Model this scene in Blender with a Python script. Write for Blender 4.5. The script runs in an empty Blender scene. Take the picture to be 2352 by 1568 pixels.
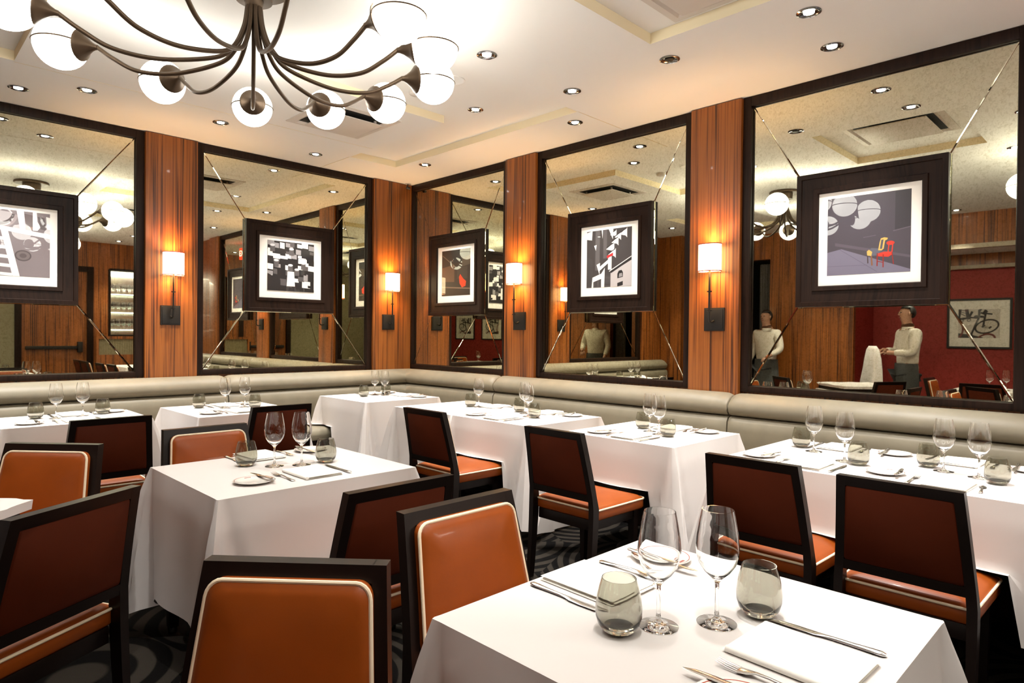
import bpy, bmesh, math, random
from mathutils import Vector, Matrix
PI = math.pi
rnd = random.Random(7)
scn = bpy.context.scene
C = scn.collection

# ---------------------------------------------------------------- camera, world, exposure
CEIL = 3.082
cam_d = bpy.data.cameras.new('camera')
cam = bpy.data.objects.new('camera', cam_d); C.objects.link(cam)
cam_d.sensor_width = 36.0
cam_d.lens = 36.0 * 1489.6 / 2352.0
cam_d.clip_start = 0.05
yaw, pitch, roll = 0.788787, -0.0099418, 0.0100534
fw = Vector((math.cos(yaw)*math.cos(pitch), math.sin(yaw)*math.cos(pitch), math.sin(pitch)))
rt = Vector((math.sin(yaw), -math.cos(yaw), 0)); up = rt.cross(fw)
r2 = rt*math.cos(roll) + up*math.sin(roll); u2 = -rt*math.sin(roll) + up*math.cos(roll)
mw = Matrix((r2, u2, -fw)).transposed().to_4x4(); mw.translation = Vector((-4.4896, -6.2108, 1.37))
cam.matrix_world = mw
scn.camera = cam
w = bpy.data.worlds.new('world'); scn.world = w; w.use_nodes = True
w.node_tree.nodes['Background'].inputs[0].default_value = (0.9, 0.75, 0.55, 1)
w.node_tree.nodes['Background'].inputs[1].default_value = 0.02
scn.view_settings.view_transform = 'Standard'; scn.view_settings.look = 'None'
scn.view_settings.gamma = 1.0; scn.view_settings.use_curve_mapping = False
scn.view_settings.exposure = 1.38
scn.cycles.use_denoising = True
scn.cycles.max_bounces = 12; scn.cycles.glossy_bounces = 6; scn.cycles.adaptive_threshold = 0.025
scn.cycles.transparent_max_bounces = 32; scn.cycles.diffuse_bounces = 4
scn.cycles.caustics_reflective = False; scn.cycles.caustics_refractive = True
scn.cycles.sample_clamp_indirect = 6.0

# ---------------------------------------------------------------- lamp powers
GLOBE_E = 4.9
SPOT_W = 70.0
SCONCE_W = 11.0
SHADE_E = 4.5
COOL = (1.0, 0.98, 0.94)

# ---------------------------------------------------------------- materials
MATS = {}
def mat(name, col=(.8,.8,.8), rough=.5, metal=0, coat=0, spec=.5, sheen=0, emit=None, es=0):
    if name in MATS: return MATS[name]
    m = bpy.data.materials.new(name); m.use_nodes = True
    b = m.node_tree.nodes['Principled BSDF']
    b.inputs['Base Color'].default_value = (*col, 1); b.inputs['Roughness'].default_value = rough
    b.inputs['Metallic'].default_value = metal; b.inputs['Coat Weight'].default_value = coat
    b.inputs['Coat Roughness'].default_value = .06
    b.inputs['Specular IOR Level'].default_value = spec
    b.inputs['Sheen Weight'].default_value = sheen
    if emit:
        b.inputs['Emission Color'].default_value = (*emit, 1); b.inputs['Emission Strength'].default_value = es
    MATS[name] = m
    return m
def N(m, t, **kw):
    n = m.node_tree.nodes.new(t)
    for k, v in kw.items():
        if k in n.inputs: n.inputs[k].default_value = v
        else: setattr(n, k, v)
    return n
def L(m, a, b): m.node_tree.links.new(a, b)
def ramp(m, fac, stops):
    r = N(m, 'ShaderNodeValToRGB'); e = r.color_ramp.elements
    while len(e) > 1: e.remove(e[-1])
    e[0].position = stops[0][0]; e[0].color = (*stops[0][1], 1)
    for p, c in stops[1:]:
        x = e.new(p); x.color = (*c, 1)
    L(m, fac, r.inputs[0]); return r
def bump(m, h, strength, dist=.002):
    b = N(m, 'ShaderNodeBump'); b.inputs['Strength'].default_value = strength; b.inputs['Distance'].default_value = dist
    L(m, h, b.inputs['Height']); L(m, b.outputs[0], m.node_tree.nodes['Principled BSDF'].inputs['Normal'])

def wood(name, stops, rough, coat, sx=26, sz=.8):
    m = mat(name, rough=rough, coat=coat); P = m.node_tree.nodes['Principled BSDF']
    g = N(m, 'ShaderNodeNewGeometry'); s = N(m, 'ShaderNodeSeparateXYZ'); L(m, g.outputs['Position'], s.inputs[0])
    a = N(m, 'ShaderNodeMath', operation='ADD'); L(m, s.outputs[0], a.inputs[0]); L(m, s.outputs[1], a.inputs[1])
    c = N(m, 'ShaderNodeCombineXYZ'); L(m, a.outputs[0], c.inputs[0]); L(m, s.outputs[2], c.inputs[2])
    mp = N(m, 'ShaderNodeMapping'); mp.inputs['Scale'].default_value = (sx, 1, sz); L(m, c.outputs[0], mp.inputs[0])
    n1 = N(m, 'ShaderNodeTexNoise', Scale=1.0, Detail=5.0, Roughness=.6, Distortion=.6); L(m, mp.outputs[0], n1.inputs['Vector'])
    mp2 = N(m, 'ShaderNodeMapping'); mp2.inputs['Scale'].default_value = (sx*.22, 1, sz*.55); L(m, c.outputs[0], mp2.inputs[0])
    n2 = N(m, 'ShaderNodeTexNoise', Scale=1.0, Detail=2.0, Distortion=1.5); L(m, mp2.outputs[0], n2.inputs['Vector'])
    wv = N(m, 'ShaderNodeMath', operation='MULTIPLY_ADD'); L(m, n2.outputs[0], wv.inputs[0]); wv.inputs[1].default_value = .55
    h = N(m, 'ShaderNodeMath', operation='MULTIPLY'); L(m, n1.outputs[0], h.inputs[0]); h.inputs[1].default_value = .55
    L(m, h.outputs[0], wv.inputs[2])
    sn = N(m, 'ShaderNodeMath', operation='PINGPONG'); ml = N(m, 'ShaderNodeMath', operation='MULTIPLY'); ml.inputs[1].default_value = 5.0
    L(m, wv.outputs[0], ml.inputs[0]); L(m, ml.outputs[0], sn.inputs[0]); sn.inputs[1].default_value = 1.0
    mx = N(m, 'ShaderNodeMath', operation='MULTIPLY_ADD'); L(m, sn.outputs[0], mx.inputs[0]); mx.inputs[1].default_value = .38
    hh = N(m, 'ShaderNodeMath', operation='MULTIPLY'); L(m, n1.outputs[0], hh.inputs[0]); hh.inputs[1].default_value = .75
    L(m, hh.outputs[0], mx.inputs[2])
    r = ramp(m, mx.outputs[0], stops); L(m, r.outputs[0], P.inputs['Base Color'])
    return m
walnut = wood('walnut_veneer', [(.30, (.026,.0065,.0016)), (.43, (.10,.026,.0045)), (.56, (.20,.056,.008)), (.76, (.32,.10,.016))], .42, .08, 66, .7)
dark_wood = wood('espresso_wood', [(.2, (.005,.0025,.0018)), (.8, (.020,.0095,.006))], .42, .0, 60, 2)
MATS['espresso_wood'].node_tree.nodes['Principled BSDF'].inputs['Specular IOR Level'].default_value = .14
chair_wood = mat('espresso_lacquer', (.007, .0032, .0022), .36, spec=.28)
bronze = mat('aged_bronze', (.085, .055, .033), .42, metal=.7)
iron = mat('black_iron', (.016, .014, .012), .5, metal=.3)
steel = mat('polished_steel', (.80, .80, .80), .17, metal=1)
chrome = mat('chrome_trim', (.30, .30, .31), .14, metal=1)
plaster = mat('cream_ceiling_paint', (.83, .82, .79), .75, spec=.2)
riser_p = mat('tan_coffer_paint', (.88, .77, .54), .7, spec=.2)
white_p = mat('vent_paint', (.62, .57, .52), .5)
dark = mat('dark_gap', (.008, .007, .006), .8)
red_wall = mat('red_wall_paint', (.30, .022, .014), .6)
beige_p = mat('beige_trim_paint', (.45, .38, .29), .6)
linen = mat('white_linen', (.70, .655, .63), .8, spec=.15, sheen=.1)
napkin_m = mat('cream_napkin_linen', (.87, .838, .775), .85, spec=.1)
china = mat('white_china', (.82, .79, .74), .12, coat=.5)
china_red = mat('red_plate_line', (.42, .05, .03), .2, coat=.5)
cream_pipe = mat('cream_piping', (.90, .74, .53), .45)
shade_m = mat('lit_lamp_shade', (.9, .8, .6), .6, emit=(1, .74, .40), es=SHADE_E)
shade_trim = mat('red_shade_trim', (.42, .03, .02), .6)
globe_m = mat('opal_globe', (.9, .9, .88), .2, emit=(1, .97, .88), es=GLOBE_E)
bulb_m = mat('downlight_lamp', (.9, .9, .9), .3, emit=(.95, .97, 1.0), es=22)
skin_m = mat('skin', (.42, .22, .14), .5)
hair_m = mat('dark_hair', (.012, .009, .007), .5)
shirt_m = mat('white_shirt', (.66, .60, .52), .85)
black_cloth = mat('black_trousers_cloth', (.018, .017, .017), .8)
apron_m = mat('charcoal_apron_cloth', (.06, .06, .058), .85)
wall_paper = mat('olive_wall_covering', (.22, .19, .11), .7)
exit_red = mat('exit_red', (.7, .02, .01), .4, emit=(1, .05, .02), es=1.2)
exit_white = mat('exit_letters', (.9, .9, .9), .4, emit=(1, .9, .8), es=1.5)
shelf_light = mat('lit_shelf_edge', (.9, .9, .9), .3, emit=(1, .95, .85), es=3.0)
bay_dark = mat('bay_dark_blue', (.01, .02, .04), .1)
curtain_m = mat('grey_curtain', (.11, .10, .09), .9)
paper = mat('picture_mat_board', (.88, .85, .78), .6)

def leather(name, col, rough, bs=.12, coat=.08, spec=.4):
    m = mat(name, col, rough, coat=coat, spec=spec)
    t = N(m, 'ShaderNodeTexCoord'); n = N(m, 'ShaderNodeTexNoise', Scale=9.0, Detail=4.0); L(m, t.outputs['Object'], n.inputs['Vector'])
    r = ramp(m, n.outputs[0], [(.3, tuple(c*.92 for c in col)), (.7, tuple(min(1, c*1.06) for c in col))])
    L(m, r.outputs[0], m.node_tree.nodes['Principled BSDF'].inputs['Base Color'])
    v = N(m, 'ShaderNodeTexNoise', Scale=240.0, Detail=2.0); L(m, t.outputs['Object'], v.inputs['Vector']); bump(m, v.outputs[0], bs, .001)
    return m
orange = leather('orange_leather', (.285, .058, .0055), .38, coat=.04, spec=.28)
shaded_leather = leather('shaded_back_leather', (.072, .0115, .0028), .6, coat=0, spec=.12)  # chair leather again, darkened to carry the shade on its back side
grey_leather = leather('taupe_leather', (.225, .195, .138), .5, coat=0)

t = N(linen, 'ShaderNodeTexCoord'); n = N(linen, 'ShaderNodeTexNoise', Scale=5.0, Detail=3.0, Distortion=.4)
L(linen, t.outputs['Object'], n.inputs['Vector']); bump(linen, n.outputs[0], .25, .012)

def carpet_mat():
    m = mat('patterned_carpet', rough=.95, spec=.1); P = m.node_tree.nodes['Principled BSDF']
    g = N(m, 'ShaderNodeNewGeometry')
    v = N(m, 'ShaderNodeTexVoronoi', Scale=1.15); v.inputs['Randomness'].default_value = .8; L(m, g.outputs['Position'], v.inputs['Vector'])
    # rings about each cell's own centre, shifted from cell to cell
    sc = N(m, 'ShaderNodeSeparateColor'); L(m, v.outputs['Color'], sc.inputs[0])
    ma = N(m, 'ShaderNodeMath', operation='MULTIPLY_ADD'); L(m, v.outputs['Distance'], ma.inputs[0]); ma.inputs[1].default_value = 13.0; L(m, sc.outputs[0], ma.inputs[2])
    fr = N(m, 'ShaderNodeMath', operation='FRACT'); L(m, ma.outputs[0], fr.inputs[0])
    n = N(m, 'ShaderNodeTexNoise', Scale=300.0); L(m, g.outputs['Position'], n.inputs['Vector'])
    r = ramp(m, fr.outputs[0], [(.40, (.050,.041,.032)), (.46, (.005,.004,.0035)), (.92, (.005,.004,.0035)), (.99, (.050,.041,.032))])
    mx = N(m, 'ShaderNodeMix', data_type='RGBA', blend_type='MULTIPLY'); mx.inputs[0].default_value = .6
    L(m, r.outputs[0], mx.inputs[6]); L(m, n.outputs[1], mx.inputs[7]); L(m, mx.outputs[2], P.inputs['Base Color'])
    bump(m, n.outputs[0], .5, .004)
    return m
carpet = carpet_mat()

def mirror_mat():
    m = mat('antiqued_mirror', (.7,.7,.55), .0, metal=1); P = m.node_tree.nodes['Principled BSDF']
    g = N(m, 'ShaderNodeNewGeometry')
    n = N(m, 'ShaderNodeTexNoise', Scale=60.0, Detail=4.0, Roughness=.6, Distortion=1.2); L(m, g.outputs['Position'], n.inputs['Vector'])
    r = ramp(m, n.outputs[0], [(.34, (.64,.61,.44)), (.50, (.77,.75,.58)), (.7, (.82,.80,.64))])
    L(m, r.outputs[0], P.inputs['Base Color']); P.inputs['Roughness'].default_value = .012
    return m
mirror = mirror_mat()

def thin_glass(name, tint, f0, rough=0.0):
    m = bpy.data.materials.new(name); m.use_nodes = True; nt = m.node_tree
    for n in list(nt.nodes): nt.nodes.remove(n)
    o = N(m, 'ShaderNodeOutputMaterial'); mx = N(m, 'ShaderNodeMixShader')
    tr = N(m, 'ShaderNodeBsdfTransparent'); tr.inputs[0].default_value = (*tint, 1)
    gl = N(m, 'ShaderNodeBsdfGlossy'); gl.inputs['Roughness'].default_value = rough
    lw = N(m, 'ShaderNodeLayerWeight'); lw.inputs[0].default_value = .5
    pw = N(m, 'ShaderNodeMath', operation='POWER'); L(m, lw.outputs['Facing'], pw.inputs[0]); pw.inputs[1].default_value = 4.0
    ma = N(m, 'ShaderNodeMath', operation='MULTIPLY_ADD'); L(m, pw.outputs[0], ma.inputs[0]); ma.inputs[1].default_value = .8; ma.inputs[2].default_value = f0
    L(m, ma.outputs[0], mx.inputs[0]); L(m, tr.outputs[0], mx.inputs[1]); L(m, gl.outputs[0], mx.inputs[2]); L(m, mx.outputs[0], o.inputs[0])
    MATS[name] = m
    return m
def real_glass(name, col):
    m = mat(name, col, 0.0); P = m.node_tree.nodes['Principled BSDF']
    P.inputs['Transmission Weight'].default_value = 1.0; P.inputs['IOR'].default_value = 1.46
    return m
clear_glass = real_glass('clear_glass', (1, 1, 1)); smoke_glass = real_glass('smoke_glass', (.64, .635, .575)); smoke_base = real_glass('smoke_glass_thick_base', (.03, .033, .028))
shelf_glass = thin_glass('shelf_glass', (.8,.9,.85), .06)

# ---------------------------------------------------------------- mesh helpers
class MB:
    """Collects shapes with material slots and links them as one mesh object."""
    def __init__(s): s.v = []; s.f = []; s.mi = []; s.mats = []
    def slot(s, m):
        if m not in s.mats: s.mats.append(m)
        return s.mats.index(m)
    def add(s, vs, fs, m):
        k = len(s.v); i = s.slot(m); s.v += [tuple(v) for v in vs]
        for f in fs: s.f.append(tuple(k+j for j in f)); s.mi.append(i)
    def box(s, a, b, m, bev=0.0):
        x0,y0,z0 = (min(p,q) for p,q in zip(a,b)); x1,y1,z1 = (max(p,q) for p,q in zip(a,b))
        if bev <= 0:
            vs = [(x0,y0,z0),(x1,y0,z0),(x1,y1,z0),(x0,y1,z0),(x0,y0,z1),(x1,y0,z1),(x1,y1,z1),(x0,y1,z1)]
            s.add(vs, [(0,3,2,1),(4,5,6,7),(0,1,5,4),(1,2,6,5),(2,3,7,6),(3,0,4,7)], m); return
        bm = bmesh.new(); bmesh.ops.create_cube(bm, size=1)
        for v in bm.verts: v.co = Vector(((x0+x1)/2+v.co.x*(x1-x0), (y0+y1)/2+v.co.y*(y1-y0), (z0+z1)/2+v.co.z*(z1-z0)))
        bmesh.ops.bevel(bm, geom=bm.edges[:], offset=bev, segments=2, affect='EDGES', profile=.6)
        s.bm(bm, m)
    def bm(s, bm, m):
        bm.verts.index_update(); s.add([v.co.copy() for v in bm.verts], [[v.index for v in f.verts] for f in bm.faces], m); bm.free()
    def quad(s, a, b, c, d, m): s.add([a,b,c,d], [(0,1,2,3)], m)
    def lathe(s, prof, m, n=28, mfun=None, center=(0,0,0)):
        vs = []; k = len(prof); cx,cy,cz = center
        for r, z in prof:
            for j in range(n):
                a = 2*PI*j/n; vs.append((cx+r*math.cos(a), cy+r*math.sin(a), cz+z))
        base = len(s.v); s.v += vs
        for i in range(k-1):
            mm = s.slot(mfun(prof[i], prof[i+1]) if mfun else m)
            for j in range(n):
                q = (base+i*n+j, base+i*n+(j+1)%n, base+(i+1)*n+(j+1)%n, base+(i+1)*n+j)
                s.f.append(q); s.mi.append(mm)
    def loft(s, rings, m, cap=True, closed=True):
        n = len(rings[0]); base = len(s.v); i0 = s.slot(m)
        for r in rings: s.v += [tuple(p) for p in r]
        for i in range(len(rings)-1):
            for j in range(n if closed else n-1):
                s.f.append((base+i*n+j, base+i*n+(j+1)%n, base+(i+1)*n+(j+1)%n, base+(i+1)*n+j)); s.mi.append(i0)
        if cap:
            s.f.append(tuple(base+j for j in reversed(range(n)))); s.mi.append(i0)
            s.f.append(tuple(base+(len(rings)-1)*n+j for j in range(n))); s.mi.append(i0)
    def tube(s, pts, r, m, n=10, closed=False, cap=True):
        pts = [Vector(p) for p in pts]; K = len(pts); rings = []
        tprev = None; nrm = None
        for i, p in enumerate(pts):
            a = pts[(i-1) % K] if closed or i else p; b = pts[(i+1) % K] if closed or i < K-1 else p
            t = (b-a).normalized()
            if nrm is None:
                h = Vector((0,0,1)) if abs(t.z) < .9 else Vector((1,0,0)); nrm = t.cross(h).normalized()
            else: nrm = (nrm - t*nrm.dot(t)).normalized()
            bn = t.cross(nrm); rr = r[i] if isinstance(r, (list, tuple)) else r
            rings.append([p + (nrm*math.cos(2*PI*j/n) + bn*math.sin(2*PI*j/n))*rr for j in range(n)])
        if closed: rings.append(rings[0]); cap = False
        s.loft(rings, m, cap)
    def build(s, name, parent=None, ang=40, loc=None, rot=None):
        me = bpy.data.meshes.new(name); me.from_pydata(s.v, [], s.f)
        for m in s.mats: me.materials.append(m)
        me.polygons.foreach_set('material_index', s.mi)
        me.update()
        b = bmesh.new(); b.from_mesh(me); bmesh.ops.recalc_face_normals(b, faces=b.faces); b.to_mesh(me); b.free()
        if ang:
            me.polygons.foreach_set('use_smooth', [True]*len(me.polygons)); me.set_sharp_from_angle(angle=math.radians(ang))
        o = bpy.data.objects.new(name, me); C.objects.link(o)
        if parent: o.parent = parent
        if loc: o.location = loc
        if rot: o.rotation_euler = rot
        return o
def tag(o, label=None, cat=None, group=None, kind=None):
    if label: o['label'] = label
    if cat: o['category'] = cat
    if group: o['group'] = group
    if kind: o['kind'] = kind
    return o
def empty(name, loc=(0,0,0), rz=0, label=None, cat=None, group=None):
    o = bpy.data.objects.new(name, None); C.objects.link(o); o.location = loc; o.rotation_euler = (0,0,rz); o.empty_display_size = .05
    return tag(o, label, cat, group)
def struct(mb, name, ang=30, **k): return tag(mb.build(name, ang=ang, **k), kind='structure')
def copy_tree(o, parent=None):
    c = o.copy(); C.objects.link(c)
    if parent: c.parent = parent
    for ch in list(o.children): copy_tree(ch, c)
    return c
def rrect(w, h, r, n=5):
    """Rounded rectangle outline in 2D, centred, counter-clockwise."""
    pts = []
    for cx, cy, a0 in ((w/2-r, h/2-r, 0), (-w/2+r, h/2-r, PI/2), (-w/2+r, -h/2+r, PI), (w/2-r, -h/2+r, 1.5*PI)):
        for j in range(n+1):
            a = a0 + PI/2*j/n; pts.append((cx+r*math.cos(a), cy+r*math.sin(a)))
    return pts
def smooth_path(pts, n=8):
    P = [Vector(p) for p in pts]; out = []
    for i in range(len(P)-1):
        p0 = P[max(i-1,0)]; p1 = P[i]; p2 = P[i+1]; p3 = P[min(i+2, len(P)-1)]
        for k in range(n):
            t = k/n; out.append(.5*((2*p1)+(p2-p0)*t+(2*p0-5*p1+4*p2-p3)*t*t+(3*p1-p0-3*p2+p3)*t**3))
    out.append(P[-1]); return out
WA, WB, WL, WS = 0.0, -PI/2, PI/2, PI          # rotations for the four walls (local x = viewer's right, local -y = into the room)

# ---------------------------------------------------------------- room shell
XL, YS = -6.05, -8.4
mb = MB(); mb.box((-8.2, YS-.6, -.1), (.1, .1, 0), carpet); struct(mb, 'floor')
# ceiling: flat plaster with two raised coffers and thin reveal lines
def in_rect(x, y, r): return r[0] < x < r[1] and r[2] < y < r[3]
REC = [(-2.42,-1.235,-5.10,-4.06), (-1.17,-.64,-3.02,-.61), (-2.48,-1.17,-3.02,-2.06), (-5.3,-3.83,-2.25,-1.03)]
SEAM = [(-3.83,-1.17,-1.010,-1.004), (-.64,0,-3.026,-3.02), (-1.176,-1.17,-.61,0)]
xs = sorted({-8.2, 0.1, *[v for r in REC+SEAM for v in r[:2]]}); ys = sorted({YS-.6, .1, *[v for r in REC+SEAM for v in r[2:]]})
def depth(x, y):
    if any(in_rect(x, y, r) for r in REC): return .063
    if any(in_rect(x, y, r) for r in SEAM): return .006
    return 0
mb = MB()
for i in range(len(xs)-1):
    for j in range(len(ys)-1):
        x0,x1,y0,y1 = xs[i],xs[i+1],ys[j],ys[j+1]; d = depth((x0+x1)/2, (y0+y1)/2); z = CEIL+d
        mb.quad((x0,y0,z),(x0,y1,z),(x1,y1,z),(x1,y0,z), plaster)
        if i+2 < len(xs):
            e = depth((x1+xs[i+2])/2, (y0+y1)/2)
            if abs(e-d) > 1e-4: mb.quad((x1,y0,z),(x1,y1,z),(x1,y1,CEIL+e),(x1,y0,CEIL+e), riser_p)
        if j+2 < len(ys):
            e = depth((x0+x1)/2, (y1+ys[j+2])/2)
            if abs(e-d) > 1e-4: mb.quad((x0,y1,z),(x1,y1,z),(x1,y1,CEIL+e),(x0,y1,CEIL+e), riser_p)
mb.quad((-8.2,YS-.6,CEIL+.2),(.1,YS-.6,CEIL+.2),(.1,.1,CEIL+.2),(-8.2,.1,CEIL+.2), plaster)
struct(mb, 'ceiling', ang=0)
mb = MB(); mb.box((-8.2, 0, 0), (.1, .1, CEIL), walnut); struct(mb, 'wall_north')
mb = MB(); mb.box((0, YS-.6, 0), (.1, 0, CEIL), walnut); struct(mb, 'wall_east')
mb = MB()
mb.box((-6.15, -2.9, 0), (XL, -1.62, CEIL), walnut); mb.box((-6.15, -1.62, 2.66), (XL, -1.10, CEIL), walnut)
mb.box((-6.15, -1.10, 0), (XL, 0, CEIL), walnut); mb.box((-6.15, YS-.6, 2.66), (XL, -2.9, CEIL), walnut)
struct(mb, 'wall_west')
mb = MB(); mb.box((-6.16, YS-.6, 2.60), (-6.03, -2.9, 2.66), beige_p); struct(mb, 'trim_1')
mb = MB(); mb.box((-7.0, YS-.6, 0), (-7.1, -2.9, 2.45), red_wall); mb.box((-7.1, -2.9, 0), (-6.15, -2.8, 2.6), red_wall); struct(mb, 'wall_niche')
mb = MB(); mb.box((-7.1, YS-.6, 2.45), (-6.95, -2.9, 2.62), walnut); mb.box((-7.1, YS-.6, 2.62), (-6.1, -2.9, 2.7), plaster); mb.box((-7.0, YS-.6, 2.40), (-6.86, -2.9, 2.45), beige_p); struct(mb, 'trim_2')
# opening with a curtain, in the west wall; the bay's darkness is painted on
mb = MB(); mb.box((-7.2, -1.0, 0), (-7.1, -1.75, 2.66), bay_dark); mb.box((-7.1,-1.05,0), (-6.15,-1.10,2.66), dark); mb.box((-7.1,-1.62,0), (-6.15,-1.67,2.66), dark); mb.box((-7.1,-1.62,2.66),(-6.15,-1.1,2.7), dark)
struct(mb, 'wall_passage')
mb = MB()
for i in range(24):
    y0 = -1.60 + i*.0095; mb.quad((-6.22+.02*math.sin(i*1.3), y0, .03), (-6.22+.02*math.sin((i+1)*1.3), y0+.0095, .03), (-6.22+.02*math.sin((i+1)*1.3), y0+.0095, 2.60), (-6.22+.02*math.sin(i*1.3), y0, 2.60), curtain_m)
tag(mb.build('curtain', ang=180), 'grey pleated curtain in the dark doorway, seen in the right mirror', 'curtain')
# south wall: walnut with a door and a lit glass cabinet bay
mb = MB()
mb.box((-8.2, YS-.1, 0), (-2.62, YS, CEIL), wall_paper)
mb.box((-2.62, YS-.1, 2.60), (-1.15, YS, CEIL), walnut); mb.box((-1.42, YS-.1, 0), (-1.15, YS, 2.60), walnut)
mb.box((-1.15, YS-.1, 2.58), (0, YS, CEIL), walnut); mb.box((-1.15, YS-.1, 0), (0, YS, .98), walnut)
mb.box((-1.15, YS-.55, .9), (0, YS-.45, 2.7), dark)
struct(mb, 'wall_south')
d = MB(); d.box((-2.52, YS-.08, 0), (-1.50, YS-.03, 2.50), walnut); d = tag(d.build('door_1'), kind='structure')
mb = MB(); mb.box((-2.62, YS-.09, 0), (-2.52, YS+.03, 2.60), dark_wood); mb.box((-1.50, YS-.09, 0), (-1.40, YS+.03, 2.60), dark_wood); mb.box((-2.52, YS-.09, 2.50), (-1.50, YS+.03, 2.60), dark_wood); mb.build('door_frame', d)
mb = MB(); mb.box((-2.46, YS-.03, 1.02), (-1.62, YS+.03, 1.08), iron, .006); mb.box((-1.66, YS-.03, .96), (-1.58, YS+.06, 1.16), iron, .008); mb.build('push_bar', d)
# wood pier at the north-west
mb = MB(); mb.box((-6.05, -.42, 0), (-5.3, 0, CEIL), walnut); struct(mb, 'trim_3')

# ---------------------------------------------------------------- pilasters, mirrors, pictures, sconces
def pilaster(rot, c, wd):
    mb = MB(); mb.box((-wd/2, -.07, 0), (wd/2, 0, CEIL-.004), walnut, .008)
    loc = (c, 0, 0) if rot == WA else (0, c, 0)
    return mb, loc
PIL = [(WA, (-2.81-2.385)/2, .425, 'walnut pilaster between the two mirrors of the left wall'), (WA, (-.545-.042)/2, .503, 'walnut pilaster on the left wall beside the room corner'),
       (WB, (-1.647-2.05)/2, .403, 'walnut pilaster between the corner mirror and the building photograph mirror'), (WB, (-3.66-4.06)/2, .40, 'widest-looking walnut pilaster left of the large right mirror'),
       (WA, -4.90, .44, None), (WB, -5.90, .42, None)]
for i, (rot, c, wd, lab) in enumerate(PIL):
    mb, loc = pilaster(rot, c, wd); o = tag(mb.build('trim_%d' % (4+i), loc=loc, rot=(0,0,rot)), lab or 'walnut pilaster at the end of a mirror, outside the photo', kind='structure')
def mirror_unit(rot, a, b, stile_a, stile_b, pic, label):
    """a, b: glass edges along the wall in local x (viewer's left, right); pic: (centre, half-width) of the picture in front."""
    zb, zt = 1.023, 3.012
    root = empty('wall_mirror', (0,0,0), rot, label, 'mirror', 'mirrors above the banquette')
    mb = MB(); d = .04
    mb.box((a-stile_a, -d, .98), (a, 0, CEIL-.002), dark_wood, .003); mb.box((b, -d, .98), (b+stile_b, 0, CEIL-.002), dark_wood, .003)
    mb.box((a, -d, zt), (b, 0, CEIL-.002), dark_wood, .003); mb.box((a, -d, .98), (b, 0, zb), dark_wood, .003)
    mb.build('frame', root)
    px, pw = pic; p0, p1 = px-pw, px+pw; q0, q1 = 1.576, 2.456
    O = [(a, zb), (b, zb), (b, zt), (a, zt)]; I = [(p0, q0), (p1, q0), (p1, q1), (p0, q1)]
    for k in range(4):
        P = [O[k], O[(k+1) % 4], I[(k+1) % 4], I[k]]
        cx = sum(p[0] for p in P)/4; cz = sum(p[1] for p in P)/4
        # inset polygon for the bevelled rim of each pane
        ins = []
        for i in range(4):
            p, q, r = Vector(P[i-1]), Vector(P[i]), Vector(P[(i+1) % 4])
            e1 = (q-p).normalized(); e2 = (r-q).normalized(); n1 = Vector((-e1.y, e1.x)); n2 = Vector((-e2.y, e2.x))
            bis = (n1+n2)/(1+n1.dot(n2)); ins.append(q+bis*.007)
        mb = MB(); g = []
        for i in range(4):
            p, q, r = Vector(P[i-1]), Vector(P[i]), Vector(P[(i+1) % 4])
            e1 = (q-p).normalized(); e2 = (r-q).normalized(); n1 = Vector((-e1.y, e1.x)); n2 = Vector((-e2.y, e2.x))
            g.append(q+(n1+n2)/(1+n1.dot(n2))*.0012)
        vs = [(p.x, -.006, p.y) for p in ins] + [(p.x, -.0048, p.y) for p in g] + [(p.x, -.001, p.y) for p in g]
        fs = [(0,1,2,3)] + [(i, (i+1) % 4, 4+(i+1) % 4, 4+i) for i in range(4)] + [(4+i, 4+(i+1) % 4, 8+(i+1) % 4, 8+i) for i in range(4)] + [(11,10,9,8)]
        mb.add(vs, fs, mirror); mb.build('mirror_pane', root, ang=0)
    return root
mirror_unit(WA, -4.61, -2.875, .06, .064, (-3.725, .437), 'left wall mirror, cut by the left edge of the photo, behind the road photograph')
mirror_unit(WA, -2.325, -.604, .06, .058, (-1.478, .464), 'left wall mirror behind the rooftop photograph')
mirror_unit(WB, .088, 1.59, .046, .056, (.853, .445), 'narrow-looking mirror right of the room corner')
mirror_unit(WB, 2.10, 3.60, .05, .06, (2.871, .437), 'mirror behind the building photograph on the right wall')
mirror_unit(WB, 4.12, 5.63, .06, .062, (4.882, .434), 'large right mirror reflecting the waiters and the red wall')

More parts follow.
